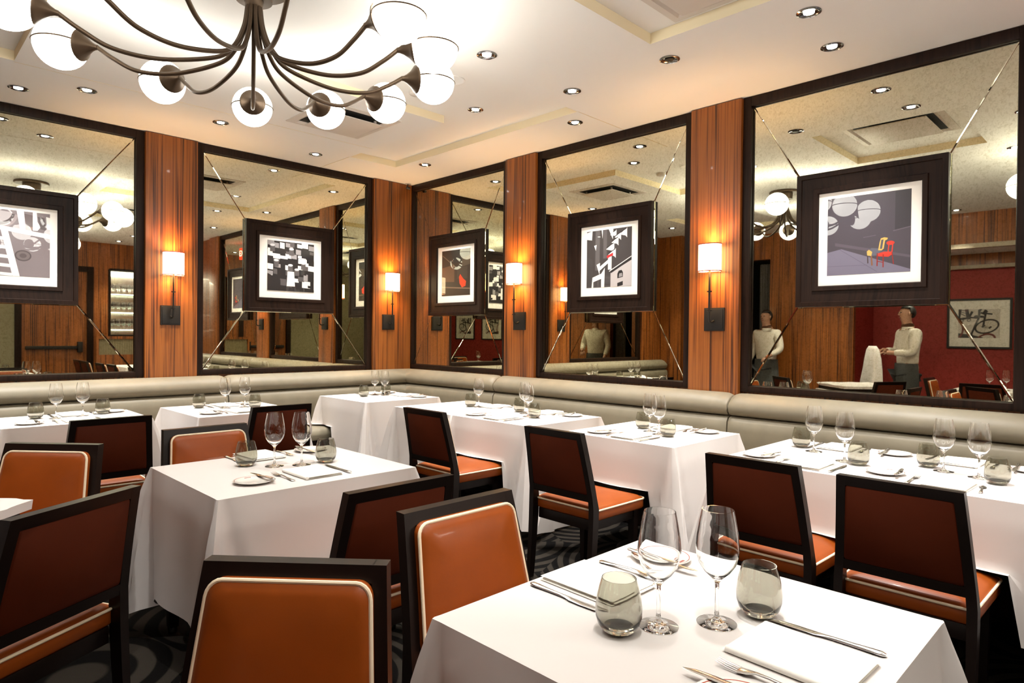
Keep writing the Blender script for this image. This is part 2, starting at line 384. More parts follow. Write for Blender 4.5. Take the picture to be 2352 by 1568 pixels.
PM = {}
def pcol(c):
    if c not in PM: PM[c] = mat('print_%02d' % len(PM), c, .5, coat=1.0); PM[c].node_tree.nodes['Principled BSDF'].inputs['Coat Roughness'].default_value = 0.0
    return PM[c]
def print_mesh(w, h, bg, polys, y0):
    """A photograph: flat sheet with its picture as coloured patches; polys hold (colour, [(u, v), ...]) with v up."""
    mb = MB()
    mb.quad((-w/2,y0,-h/2),(w/2,y0,-h/2),(w/2,y0,h/2),(-w/2,y0,h/2), pcol(bg))
    for k, (c, pts) in enumerate(polys):
        y = y0-.00004*(k+1)
        mb.add([((min(1,max(0,u))-.5)*w, y, (min(1,max(0,v))-.5)*h) for u, v in pts], [tuple(range(len(pts)))], pcol(c))
    return mb
def framed_picture(rot, along, z0, z1, half, off, mat_margin, img, label, imgbox, bg, polys, depth_=.04, border=.137, thin=False):
    zc = (z0+z1)/2; hh = (z1-z0)/2
    loc = {WA: (along, -off, zc), WB: (-off, along, zc), WL: (XL-.95+off, along, zc)}[rot]
    root = empty('framed_photograph', loc, rot, label, 'picture', 'framed photographs')
    mb = MB(); W, H = half, hh
    # frame profile: outer lip, shallow slope, inner step (x inset, y forward)
    prof = [(0, 0), (0, -depth_), (.03, -depth_), (.034, -depth_+.008), (.10, -depth_+.016), (.105, -depth_+.006), (border-.006, -depth_+.010), (border, -depth_+.022), (border, 0)]
    if thin: prof = [(0, 0), (0, -.03), (border, -.03), (border, 0)]
    rings = []
    for x, y in prof: rings.append([(-W+x, y, -H+x), (W-x, y, -H+x), (W-x, y, H-x), (-W+x, y, H-x)])
    mb.loft(rings, dark_wood if not thin else iron, cap=False); mb.build('frame', root, ang=20)
    mb = MB(); m = border-.002; yb = -depth_+.026 if not thin else -.012
    mb.box((-W+m, yb, -H+m), (W-m, yb+.004, H-m), paper); mb.build('mat_board', root)
    iw, ih, ox, oz = imgbox
    o = print_mesh(iw, ih, bg, polys, yb-.0008).build('print', root, ang=0); o.location = (ox, 0, oz)
    if not thin:
        mb = MB(); mb.box((-W-.002, 0, -H-.002), (W+.002, off-.0065, H+.002), mirror); mb.build('mirrored_edge', root)
    return root
def regpoly(cx, cy, rx, ry, n=20, a0=0, a1=2*PI): return [(cx+rx*math.cos(a0+(a1-a0)*i/n), cy+ry*math.sin(a0+(a1-a0)*i/n)) for i in range(n)]
def bar(x0, y0, x1, y1, t):
    d = Vector((x1-x0, y1-y0)); n = Vector((-d.y, d.x)).normalized()*t/2
    return [(x0+n.x, y0+n.y), (x0-n.x, y0-n.y), (x1-n.x, y1-n.y), (x1+n.x, y1+n.y)]
# road photograph: asphalt, white lines, manhole
GA, WH = (.20,.165,.17), (.80,.77,.72)
p1 = [((.30,.25,.25), regpoly(.36,.97,.24,.26,24,PI,2*PI)), ((.09,.07,.07), regpoly(.36,.97,.20,.21,24,PI,2*PI)), ((.42,.38,.38), regpoly(.36,.99,.17,.18,24,PI,2*PI)), ((.12,.09,.09), [(.67,.97),(.78,.95),(.80,.72),(.71,.74)]), ((.26,.18,.15), [(.70,.78),(.79,.77),(.80,.72),(.71,.74)]),
      (WH, [(.58,1),(.67,1),(.69,.72),(.62,.73)]), (WH, [(.78,1),(.83,1),(.84,.86),(.88,.78),(.84,.72),(.78,.72)]), ((.10,.08,.08), [(.84,.94),(.93,.93),(.95,.74),(.88,.75),(.86,.84)]), (WH, [(.95,.95),(1,.94),(1,.75),(.96,.76)]),
      (WH, [(0,.80),(1,.68),(1,.61),(0,.74)]), (WH, [(.38,.72),(.47,.71),(.62,0),(.53,0)]), ((.08,.065,.065), regpoly(.66,.32,.105,.085,26)), ((.15,.12,.12), regpoly(.66,.32,.085,.066,26)), ((.09,.07,.07), regpoly(.66,.32,.045,.035,20))]
for v in (.02,.155,.29,.43,.56): p1.append((WH, bar(0,v+.03,.53-.11*v/.6,v,.05)))
framed_picture(WA, -3.725, 1.577, 2.455, .435, .012, .13, None, 'framed photograph of road markings and a manhole, at the left edge', (.50,.50,0,.015), GA, p1)
# rooftops photograph: black and white blocks with water tanks
p2 = []; rr = random.Random(3)
K, G1, G2 = (.012,.010,.011), (.09,.08,.08), (.30,.28,.28)
for r_ in range(9):
    for c_ in range(8):
        x = c_/8+rr.uniform(-.03,.03); y = r_/9+rr.uniform(-.03,.03); ww = rr.uniform(.08,.2); hh_ = rr.uniform(.05,.14)
        p2.append((rr.choice([WH, WH, K, K, K, G1, G2]), [(x,y),(x+ww,y-.01),(x+ww,y+hh_-.01),(x,y+hh_)]))
for x, y in ((.18,.58),(.48,.50),(.50,.83),(.10,.88),(.62,.42),(.76,.56)):
    p2 += [(G1, [(x-.05,y-.10),(x+.05,y-.10),(x+.05,y+.03),(x-.05,y+.03)]), ((.62,.6,.6), regpoly(x,y+.03,.052,.025,16))]
p2 += [(WH, [(.40,.10),(.58,.10),(.56,.40),(.42,.40)]), (K, [(.0,.0),(.27,.0),(.27,.22),(.0,.34)]), (K, [(.0,0),(1,0),(1,.05),(0,.07)])]
framed_picture(WA, -1.478, 1.577, 2.455, .462, .012, .13, None, 'framed black and white photograph of rooftops with water tanks', (.49,.49,0,.015), K, p2)
# night street window photograph with a red bag
p3 = [((.030,.018,.010), [(0,.0),(1,.0),(1,.14),(0,.18)]), ((.10,.05,.025), [(.0,.62),(.45,.68),(.45,.30),(.0,.32)]), ((.02,.018,.014), [(.45,.70),(1,.80),(1,1),(.3,1)]), ((.07,.05,.03), [(.72,.62),(1,.66),(1,.86),(.72,.80)]),
      ((.16,.10,.06), bar(.0,.2,1,.14,.03)), ((.04,.03,.02), [(.55,.36),(.9,.36),(.9,.62),(.55,.6)]), ((.75,.045,.01), [(.62,.40),(.64,.26),(.72,.17),(.84,.20),(.86,.30),(.76,.36),(.70,.42),(.66,.46)]), ((.14,.10,.06), bar(.02,.9,.5,.62,.02))]
framed_picture(WB, -.853, 1.577, 2.455, .443, .012, .13, None, 'framed dark photograph with a red bag, next to the room corner', (.47,.49,0,.015), (.028,.018,.011), p3)
# building photograph: stepped white flags and brick corner
p4 = [((.05,.045,.045), [(0,0),(.14,0),(.14,.5),(0,.55)]), ((.10,.09,.09), [(.2,.3),(.3,.3),(.3,1),(.2,1)]), ((.09,.08,.08), [(.38,.5),(.46,.5),(.46,1),(.38,1)])]
for x, y, s in ((.62,.93,.10),(.72,.88,.10),(.84,.93,.12),(.66,.80,.11),(.56,.70,.13),(.60,.60,.12)):
    p4 += [(WH, [(x-s*.9,y-s*.35),(x+s*.5,y+s*.5),(x+s*.5,y-s*.9),(x+s*.2,y-s*.6)]), (K, bar(x-s*.8,y-s*.12,x+s*.4,y+s*.42,.014))]
p4 += [(WH, [(.50,1),(.60,1),(.59,.82)]), (WH, [(.34,1),(.37,1),(.36,.85)]), (WH, [(.17,.74),(.23,.75),(.21,.65)]), (WH, [(0,.98),(.13,1),(.12,.84),(.0,.86)]), (WH, [(.30,.36),(.50,.48),(.50,.42),(.30,.29)]), (WH, [(.49,.30),(.57,.30),(.57,.54),(.49,.50)]), (WH, [(.23,.40),(.31,.43),(.30,.22)]),
       (WH, [(.14,.18),(.34,.24),(.42,.34),(.41,0),(.34,0),(.34,.15),(.16,.10),(.16,0),(.12,0)]), ((.55,.02,.02), [(.47,.50),(.6,.54),(.6,.59),(.46,.54)]), ((.48,.44,.43), [(.55,.24),(1,.44),(1,0),(.55,0)]), (K, bar(.55,.26,1,.47,.05)), (WH, bar(.52,.27,1,.50,.014)),
       (K, [(.70,.14),(.82,.16),(.82,.24),(.79,.28),(.73,.27),(.70,.22)]), (K, [(.70,.0),(.82,.02),(.82,.09),(.70,.06)]), (G2, [(.73,.16),(.81,.17),(.80,.23),(.74,.22)])]
framed_picture(WB, -2.871, 1.577, 2.455, .435, .012, .13, None, 'framed photograph of a stepped building with white flags', (.47,.49,0,.015), (.045,.038,.038), p4)
# street photograph: two chairs by a dark brick wall
PW, YE, RD = (.055,.045,.058), (.55,.36,.09), (.62,.03,.012)
p5 = [((.16,.145,.20), [(0,0),(0,.30),(.18,.335),(1,.03),(1,0)]), ((.085,.07,.09), [(.1,.42),(1,.20),(1,.17),(.1,.38)]), ((.03,.026,.033), [(.82,.52),(1,.54),(1,1),(.82,1)]), ((.10,.085,.105), bar(.80,.51,1,.545,.012)), ((.10,.085,.11), bar(.45,.46,.6,.475,.008)), ((.12,.105,.15), bar(0,.12,.5,.11,.006)), ((.11,.10,.14), bar(.16,.33,.62,.02,.006)),
      ((.05,.03,.03), bar(.505,.24,.51,.13,.014)), ((.20,.08,.03), bar(.55,.22,.56,.10,.018)), ((.10,.10,.13), [(.50,.27),(.55,.32),(.68,.30),(.62,.22),(.51,.22)]), (YE, [(.495,.28),(.52,.30),(.56,.27),(.55,.22),(.50,.23)]), (YE, [(.63,.285),(.645,.38),(.66,.43),(.70,.44),(.74,.43),(.735,.41),(.71,.40),(.695,.30),(.67,.28)]), ((.07,.07,.09), [(.65,.30),(.665,.41),(.692,.415),(.675,.30)]),
      (RD, [(.63,.245),(.70,.262),(.79,.255),(.80,.225),(.75,.195),(.63,.21)]), (RD, regpoly(.772,.365,.047,.026,14)), (RD, bar(.755,.36,.745,.25,.012)), (RD, bar(.80,.36,.79,.25,.012)), ((.25,.012,.006), bar(.62,.25,.62,.09,.013)), ((.25,.012,.006), bar(.69,.23,.69,.07,.013)), ((.25,.012,.006), bar(.79,.25,.81,.10,.010)), ((.25,.012,.006), bar(.62,.15,.69,.13,.008))]
framed_picture(WB, -4.882, 1.577, 2.455, .432, .012, .13, None, 'framed street photograph of a yellow chair and a red chair', (.48,.50,0,.012), PW, p5)
# bicycle pictures on the red wall, seen in the mirrors
BK = (.02,.014,.012)
def bike(cx):
    q = []
    def ring(cx_, cy_, rx, ry, t, col, a0=0, a1=2*PI, tilt=-.25):
        n = 30
        for i in range(n):
            A, B = a0+(a1-a0)*i/n, a0+(a1-a0)*(i+1)/n
            f = lambda k, g: (cx_+(rx-g)*math.cos(k), cy_+(ry-g*1.2)*math.sin(k)+tilt*(rx-g)*math.cos(k))
            q.append((col, [f(A, 0), f(B, 0), f(B, t), f(A, t)]))
    RB = (.14,.02,.014)
    q.append((BK, [(.40,.02),(.70,.12),(1,.16),(1,0),(.40,0)])); q.append((BK, [(.92,1),(1,1),(1,.62),(.96,.66)]))
    ring(.31,.40,.295,.25,.045,BK); ring(.33,-.06,.24,.22,.05,RB,.2,PI); ring(1.06,.30,.20,.34,.05,RB,PI*.5,PI*1.5,0)
    for b_ in ((.18,.82,.46,.87,.05),(.33,.97,.40,.82,.07),(.30,.93,.40,.82,.06),(.34,.84,.40,.38,.05),(.36,.45,.42,.37,.05),(.20,.40,.26,.33,.05),(.44,.97,.50,1.0,.09),(.36,.73,.60,.75,.07),(.49,.98,.50,.70,.06),(.50,.70,.68,.12,.05),(.55,.69,.75,.72,.05),(.66,.92,.76,.66,.06),(.80,1.0,.76,.70,.09),(.70,.70,.98,.66,.07),(.66,.10,.66,.2,.03),(.84,.95,1.0,.98,.02),(.82,.86,.98,.92,.02),(.82,.76,.96,.86,.02)): q.append((BK, bar(*b_)))
    ring(.74,.62,.05,.05,.016,BK); ring(.92,.60,.05,.05,.016,BK); q.append((BK, regpoly(.55,.73,.075,.06)))
    for k in range(14): q.append(((.35,.31,.27), bar(.33,.37,.31+.25*math.cos(k*.45),.40+.19*math.sin(k*.45)-.25*.25*math.cos(k*.45),.005)))
    return q
for along, lab in ((-4.30, 'black framed bicycle picture on the red wall, seen in the right mirror'), (-6.08, 'bicycle picture on the red wall, right one of two in the corner mirror'), (-7.15, 'bicycle picture on the red wall, left one of two in the corner mirror')):
    framed_picture(WL, along, 1.24, 1.97, .39, .004, .1, None, lab, (.50,.42,0,.0), (.66,.61,.55), bike(0), thin=True, border=.028)

def sconce(loc, rot, label):
    r = empty('wall_sconce', loc, rot, label, 'wall lamp', 'sconces on the walnut pilasters')
    z0 = 0                                                    # origin at the backplate centre on the pilaster face
    mb = MB(); mb.box((-.08, -.012, -.085), (.08, 0, .085), iron, .002); mb.box((-.07, -.018, -.075), (.07, -.011, .075), iron, .004); mb.build('backplate', r)
    mb = MB(); path = smooth_path([(0,-.015,-.01),(0,-.05,-.022),(0,-.078,-.012),(0,-.085,.02),(0,-.085,.10),(0,-.085,.38)], 6); mb.tube(path, .0075, iron, 10)
    for z in (.06, .20): mb.lathe([(.0,z-.004),(.018,z-.004),(.018,z+.004),(.0,z+.004)], iron, 14, center=(0,-.085,0))
    mb.lathe([(0,.36),(.022,.362),(.010,.375),(.010,.42),(.0,.42)], iron, 14, center=(0,-.085,0)); mb.build('arm', r)
    mb = MB(); n = 32; a, b = .085, .062; za, zb_ = .345, .545
    ell = lambda k, s_=1: (a*s_*math.cos(2*PI*k/n), -.085+b*s_*math.sin(2*PI*k/n))
    mb.loft([[(*ell(k), za) for k in range(n)], [(*ell(k), zb_) for k in range(n)], [(*ell(k, .97), zb_) for k in range(n)], [(*ell(k, .97), za) for k in range(n)], [(*ell(k), za) for k in range(n)]], shade_m, cap=False)
    sh = mb.build('lamp_shade', r); tag(sh, 'glowing white shade')
    for z in (za+.003, zb_-.003):
        mb = MB(); mb.tube([(*ell(k, 1.004), z) for k in range(n)], .004, shade_trim, 6, closed=True); mb.build('shade_trim', sh)
    ld = bpy.data.lights.new('sconce_light', 'POINT'); ld.energy = SCONCE_W; ld.color = (1, .58, .24); ld.shadow_soft_size = .03
    lo = bpy.data.objects.new('sconce_light', ld); C.objects.link(lo); lo.parent = r; lo.location = (0, -.085, .45)
    return r
sconce((-2.612, -.07, 1.513), WA, 'lit sconce on the pilaster between the left wall mirrors')
sconce((-.352, -.07, 1.50), WA, 'lit sconce on the left wall pilaster beside the room corner')
sconce((-.07, -1.865, 1.504), WB, 'lit sconce on the pilaster right of the narrow corner mirror')
sconce((-.07, -3.875, 1.500), WB, 'largest-looking lit sconce, left of the large right mirror')

# ---------------------------------------------------------------- ceiling fittings
def downlight(x, y, z, lit, label, watts=None):
    r = empty('downlight', (x, y, z), 0, label, 'ceiling light', 'recessed ceiling downlights')
    mb = MB(); mb.lathe([(.062,.0),(.062,-.004),(.052,-.008),(.045,-.003),(.0,-.001)], chrome, 28); mb.build('trim_ring', r)
    mb = MB(); mb.lathe([(.0,-.006),(.018,-.0055),(.027,-.004),(.027,-.002),(.0,-.002)], bulb_m if lit else iron, 20); mb.build('lamp', r)
    if lit:
        ld = bpy.data.lights.new('downlight_beam', 'SPOT'); ld.energy = watts or SPOT_W; ld.color = COOL; ld.spot_size = math.radians(74); ld.spot_blend = .75; ld.shadow_soft_size = .03
        lo = bpy.data.objects.new('downlight_beam', ld); C.objects.link(lo); lo.parent = r; lo.location = (0, 0, -.02)
    return r
LAB = 'recessed downlight '
for x, y, z, lab in [(-3.735,-.469,CEIL,'lit '+LAB+'at the far left, nearest the left edge of the photo'), (-3.383,-.779,CEIL,'lit '+LAB+'above the road photograph mirror, second from left'), (-2.445,-.751,CEIL,'lit '+LAB+'above the pilaster on the left wall'),
        (-1.448,-.455,CEIL,'lit '+LAB+'above the rooftop photograph mirror, close to the wall'), (-1.12,-.933,CEIL+.063,'lit '+LAB+'inside the far coffer near the left wall'), (-.496,-.917,CEIL,'lit '+LAB+'nearest the room corner'),
        (-1.088,-2.352,CEIL+.063,'lit '+LAB+'in the coffer right of the air vent'), (-1.803,-3.262,CEIL,'lit '+LAB+'right of the chandelier globes'), (-.991,-3.261,CEIL,'lit '+LAB+'left of the dark unlit fitting, mid ceiling'),
        (-.46,-2.848,CEIL,'lit '+LAB+'above the building photograph mirror'), (-.98,-4.867,CEIL,'lit '+LAB+'at upper right, further from the wall'), (-.472,-4.808,CEIL,'lit '+LAB+'above the large right mirror, near its frame')]:
    downlight(x, y, z, True, lab)
downlight(-.977, -4.031, CEIL, False, 'dark unlit recessed downlight below the coffer corner')
for i, (x, y, wt) in enumerate([(-1.65,-5.45,None), (-2.75,-5.25,44), (-3.62,-5.72,30), (-3.55,-3.95,46), (-1.1,-6.9,None), (-1.1,-7.87,None), (-5.74,-4.24,None), (-4.52,-.71,None), (-5.2,-2.6,None), (-5.2,-6.4,None), (-3.2,-7.4,None)]):  # entries with own watts are added to brighten the nearest and freestanding tables
    downlight(x, y, CEIL if x > -6 else 2.6, True, 'lit '+LAB+'out of view, from a set partly added to brighten the room', wt)

def vent(x, y, z, lab, wx=.66, wy=.66):
    r = empty('ceiling_vent', (x, y, z), 0, lab, 'air vent', 'square ceiling vents')
    mb = MB()
    rings = [[(sx*(wx/2-i), sy*(wy/2-i), h) for sx, sy in ((-1,-1),(1,-1),(1,1),(-1,1))] for i, h in ((0, 0), (0, -.006), (.045, -.012), (.075, .0), (.085, .0))]
    mb.loft(rings, white_p, cap=False); mb.build('vent_frame', r, ang=15)
    mb = MB(); mb.box((-wx/2+.08, -wy/2+.08, -.002), (wx/2-.08, wy/2-.08, .0), dark); mb.build('vent_opening', r)
    mb = MB(); mb.box((-wx/2+.105, -wy/2+.105, -.042), (wx/2-.105, wy/2-.105, -.034), white_p, .003)
    for sx in (-1, 1):
        for sy in (-1, 1): mb.box((sx*.18-.008, sy*.18-.008, -.036), (sx*.18+.008, sy*.18+.008, -.001), white_p)
    mb.build('diffuser_plate', r)
vent(-1.77, -1.52, CEIL, 'square ceiling air vent behind the chandelier globes')
vent(-1.65, -4.61, CEIL+.063, 'square air vent inside the coffer at top centre', .78, .74)
vent(-2.9, -5.9, CEIL, 'square ceiling air vent behind the camera')
mb = MB(); mb.lathe([(0,0),(.085,0),(.085,-.004),(.075,-.006),(.068,-.003),(.0,-.003)], plaster, 32); tag(mb.build('ceiling_speaker', loc=(-1.59,-2.68,CEIL+.063)), 'round cream ceiling speaker right of the chandelier globes', 'speaker')
mb = MB(); mb.lathe([(0,0),(.05,0),(.05,-.018),(.04,-.026),(.0,-.028)], white_p, 28); tag(mb.build('smoke_detector', loc=(-1.643,-2.32,CEIL+.063)), 'small white disc smoke detector behind the chandelier globes', 'smoke detector')
r = empty('security_camera', (-.12, -.10, CEIL), 0, 'tiny dark camera on a white disc in the room corner', 'camera')
mb = MB(); mb.lathe([(0,0),(.035,0),(.035,-.006),(0,-.006)], white_p, 20); mb.build('mount_disc', r)
mb = MB(); mb.tube([(0,0,-.006),(0,0,-.04)], .006, iron, 8); mb.tube([(-.02,-.0,-.045),(.02,-.02,-.055)], .016, iron, 12); mb.build('camera_body', r)
r = empty('exit_sign', (-.67, -6.35, CEIL), PI/2, 'red lit exit sign hanging by the right wall, seen in a mirror', 'exit sign')
mb = MB(); mb.box((-.17,-.02,-.30),(.17,.02,-.08), exit_red, .006); mb.box((-.01,-.01,-.08),(.01,.01,0), iron); mb.build('sign_box', r)
for sgn, rz in ((-1, 0), (1, PI)):
    cu = bpy.data.curves.new('exit_letters', 'FONT'); cu.body = 'EXIT'; cu.size = .16; cu.align_x = 'CENTER'; cu.align_y = 'CENTER'; cu.extrude = .001; cu.materials.append(exit_white)
    t_ = bpy.data.objects.new('letters', cu); C.objects.link(t_); me_ = bpy.data.meshes.new_from_object(t_.evaluated_get(bpy.context.evaluated_depsgraph_get())); bpy.data.objects.remove(t_)
    o = bpy.data.objects.new('exit_letters', me_); C.objects.link(o); o.parent = r; o.location = (0, sgn*.0215, -.19); o.rotation_euler = (PI/2, 0, rz)

# ---------------------------------------------------------------- chandelier
CX, CY, KS = -3.148, -3.044, .945
GZ = 1.37+1.478*KS
GA = [(.887,-68.1),(.935,-45.6),(.981,-18),(.958,11.5),(.937,38.7),(.966,67.4),(.875,101.9),(.994,135.8),(1.032,160.9),(.97,192),(.96,224),(.93,258)]
GL = [(CX+KS*q*math.cos(math.radians(a)), CY+KS*q*math.sin(math.radians(a))) for q, a in GA]
ch = empty('chandelier', (CX, CY, CEIL), 0, 'large bronze chandelier with curved arms and opal globes', 'chandelier')
mb = MB(); mb.lathe([(0,0),(.165,0),(.17,-.012),(.165,-.028),(.09,-.03),(.085,-.09),(.0,-.094)], bronze, 40); mb.build('canopy', ch)
mb = MB(); mb.lathe([(0,-.09),(.045,-.09),(.04,-.12),(.03,-.13),(0,-.135)], bronze, 24); mb.build('hub', ch)
for gx, gy in GL:
    v = Vector((gx-CX, gy-CY)); R_ = v.length; d = v.normalized(); gz = GZ-CEIL
    P = lambda r, z: (d.x*r, d.y*r, z-CEIL)
    Re = R_-.175; Q = lambda f: .17+(Re-.17)*f
    mb = MB(); mb.tube(smooth_path([P(.03,2.96), P(.045,2.86), P(.09,2.755), P(.17,2.685), P(Q(.36),2.632), P(Q(.66),2.642), P(Q(.86),2.70), P(Re,2.757)], 8), .0105, bronze, 10)
    arm = mb.build('arm', ch)
    cup = MB(); T = Vector((d.x, d.y, .12)).normalized(); n1 = T.cross(Vector((0,0,1))).normalized(); n2 = T.cross(n1); c0 = Vector(P(R_-.18, 2.754)); rings = []
    for s_, rr_ in ((0,.012),(.012,.014),(.03,.023),(.055,.043),(.07,.061),(.078,.072),(.084,.074),(.086,.066)):
        rings.append([c0+T*s_+(n1*math.cos(2*PI*j/24)+n2*math.sin(2*PI*j/24))*rr_ for j in range(24)])
    cup.loft(rings, bronze); cup.build('globe_holder', arm)
    g = MB(); prof = [(max(.0005, .117*math.sin(PI*i/20)), -.117*math.cos(PI*i/20)) for i in range(21)]; g.lathe(prof, globe_m, 36)
    go = g.build('globe', ch, ang=180); go.location = (d.x*R_, d.y*R_, gz)
    b = MB(); b.tube([(.1185*math.cos(2*PI*k/40), .1185*math.sin(2*PI*k/40), 0) for k in range(40)], .004, bronze, 6, closed=True); b.build('metal_band', go)

ch2 = copy_tree(ch); ch2.location = (-3.08, -6.18, CEIL); ch2.rotation_euler = (0, 0, math.radians(14)); tag(ch2, 'second bronze globe chandelier, seen at the edge of the right mirror')

# ---------------------------------------------------------------- banquette
def banq_profile():
    """(offset from the wall, height) pairs for the upholstered back: two padded rolls."""
    up_ = [(.03,.955),(.06,.972),(.10,.972),(.145,.955),(.185,.922),(.203,.885),(.198,.848),(.178,.825),(.140,.814)]
    lo_ = [(.140,.814),(.180,.802),(.200,.775),(.207,.72),(.203,.62),(.19,.52),(.175,.455)]
    return up_, lo_
def banquette(wall, s0, s1, m0, m1, label):
    """s0..s1 along the wall; m0/m1: 'miter' at the room corner or 'seam' (rounded end)."""
    root = empty('banquette_section', (0,0,0), 0, label, 'banquette', 'upholstered banquette sections along the walls')
    up_, lo_ = banq_profile()
    def pt(s, o, z):
        return (s, -o, z) if wall == 'A' else (-o, s, z)
    def roll(prof, nm, m):
        stations = []
        Lg = s1-s0; sg = 1 if Lg > 0 else -1
        ends = [0,.006,.018,.04,.08]; full = abs(Lg)
        ss = [e for e in ends] + [full*k/6 for k in range(1,6)] + [full-e for e in reversed(ends)]
        rings = []
        for q in ss:
            e0 = q if m0 == 'seam' else 9; e1 = full-q if m1 == 'seam' else 9
            e = min(e0, e1); sh = 1-.22*max(0, 1-e/.06)**2 if e < .06 else 1
            ring = []
            for o, z in prof:
                oo = .03+(o-.03)*(.6+.4*sh) if e < .06 else o; zz = z
                if e < .06: zz = z+(-.018 if z > .9 else 0)*max(0, 1-e/.06)**2
                s = s0+sg*q
                if m0 == 'miter' and q < .08 + full/6: s = s0+sg*max(q, 0)-oo*(1-q/(.08+full/6)) if False else s
                ring.append((s, oo, zz))
            ring.append((ring[-1][0], .02, ring[-1][2])); ring.append((ring[0][0], .02, ring[0][2]))
            rings.append(ring)
        out = []
        for ring in rings:
            rr_ = []
            for s, o, z in ring:
                if m0 == 'miter' and s > -o: s = -o
                if m1 == 'miter' and s > -o: s = -o
                rr_.append(pt(s, o, z))
            out.append(rr_)
        mb = MB(); mb.loft(out, m); return mb.build(nm, root, ang=60)
    roll(up_, 'upper_back_roll', grey_leather); roll(lo_, 'lower_back_cushion', grey_leather)
    seat = [(.17,.36),(.17,.455),(.38,.468),(.56,.462),(.59,.44),(.60,.40),(.59,.36)]
    base = [(.02,.012),(.02,.36),(.54,.36),(.54,.012)]
    for prof, nm, m in ((seat,'seat_cushion',grey_leather),(base,'base',dark_wood)):
        rings = []
        for s in (s0, s1):
            rings.append([pt(min(s, -o) if (m0 == 'miter' or m1 == 'miter') else s, o, z) for o, z in prof])
        mb = MB(); mb.loft(rings, m); mb.build(nm, root, ang=50)
banquette('A', -5.28, -2.155, 'seam', 'seam', 'taupe banquette section along the left wall below the road photograph')
banquette('A', -2.145, 0, 'seam', 'miter', 'taupe banquette section along the left wall up to the room corner')
banquette('B', -1.615, 0, 'seam', 'miter', 'short taupe banquette section right of the room corner')
banquette('B', -4.035, -1.625, 'seam', 'seam', 'taupe banquette section on the right wall below the building photograph')
banquette('B', -7.4, -4.045, 'seam', 'seam', 'taupe banquette section below the large right mirror')

# ---------------------------------------------------------------- where the chairs stand (middle of the top back edge, facing)
BLK = 'dark wood chair '
SEATS = [
 (-1.845,-2.725, 0, BLK+'with shade-darkened back, leftmost of the row facing the right wall banquette'),
 (-1.87,-3.90, 0, BLK+'with shade-darkened back at the table below the building photograph', .94),
 (-1.88,-5.005, 0, BLK+'with shade-darkened back at the far end of the long right table', .93),
 (-1.915,-5.555, 0, BLK+'with shade-darkened back nearest the right edge of the photo', .93),
 (-3.48,-1.89, 90, BLK+'with shade-darkened back at the table below the road photograph', .97),
 (-2.44,-1.875, 90, BLK+'with shade-darkened back behind the wine glasses of the freestanding table'),
 (-3.205,-2.60, -90, BLK+'with orange leather front, far side of the freestanding table'),
 (-3.205,-4.39, 90, BLK+'with shade-darkened back, near side of the freestanding table'),
 (-3.21,-4.70, -90, BLK+'with orange leather front, pushed to the nearest table'),
 (-3.815,-4.862, 222.5, BLK+'with orange leather front facing the camera, bottom centre', .96),
 (-3.90,-2.72, 223, BLK+'with orange leather front at the left edge'),
 (-4.05,-3.94, 120.5, BLK+'with shade-darkened back, nearest at bottom left'),
 (-1.93,-6.50, 0, BLK+'by the right wall behind the camera, next to the long table'),
 (-1.93,-7.00, 0, BLK+'by the right wall behind the camera, furthest along'),
 (-5.35,-4.05, -90, BLK+'before the red wall, far side of its table, seen in mirror'),
 (-4.52,-4.75, 180, BLK+'before the red wall, backed to the room, seen in mirror'),
 (-5.35,-5.45, 90, BLK+'before the red wall, near side of its table, seen in mirror'),
]

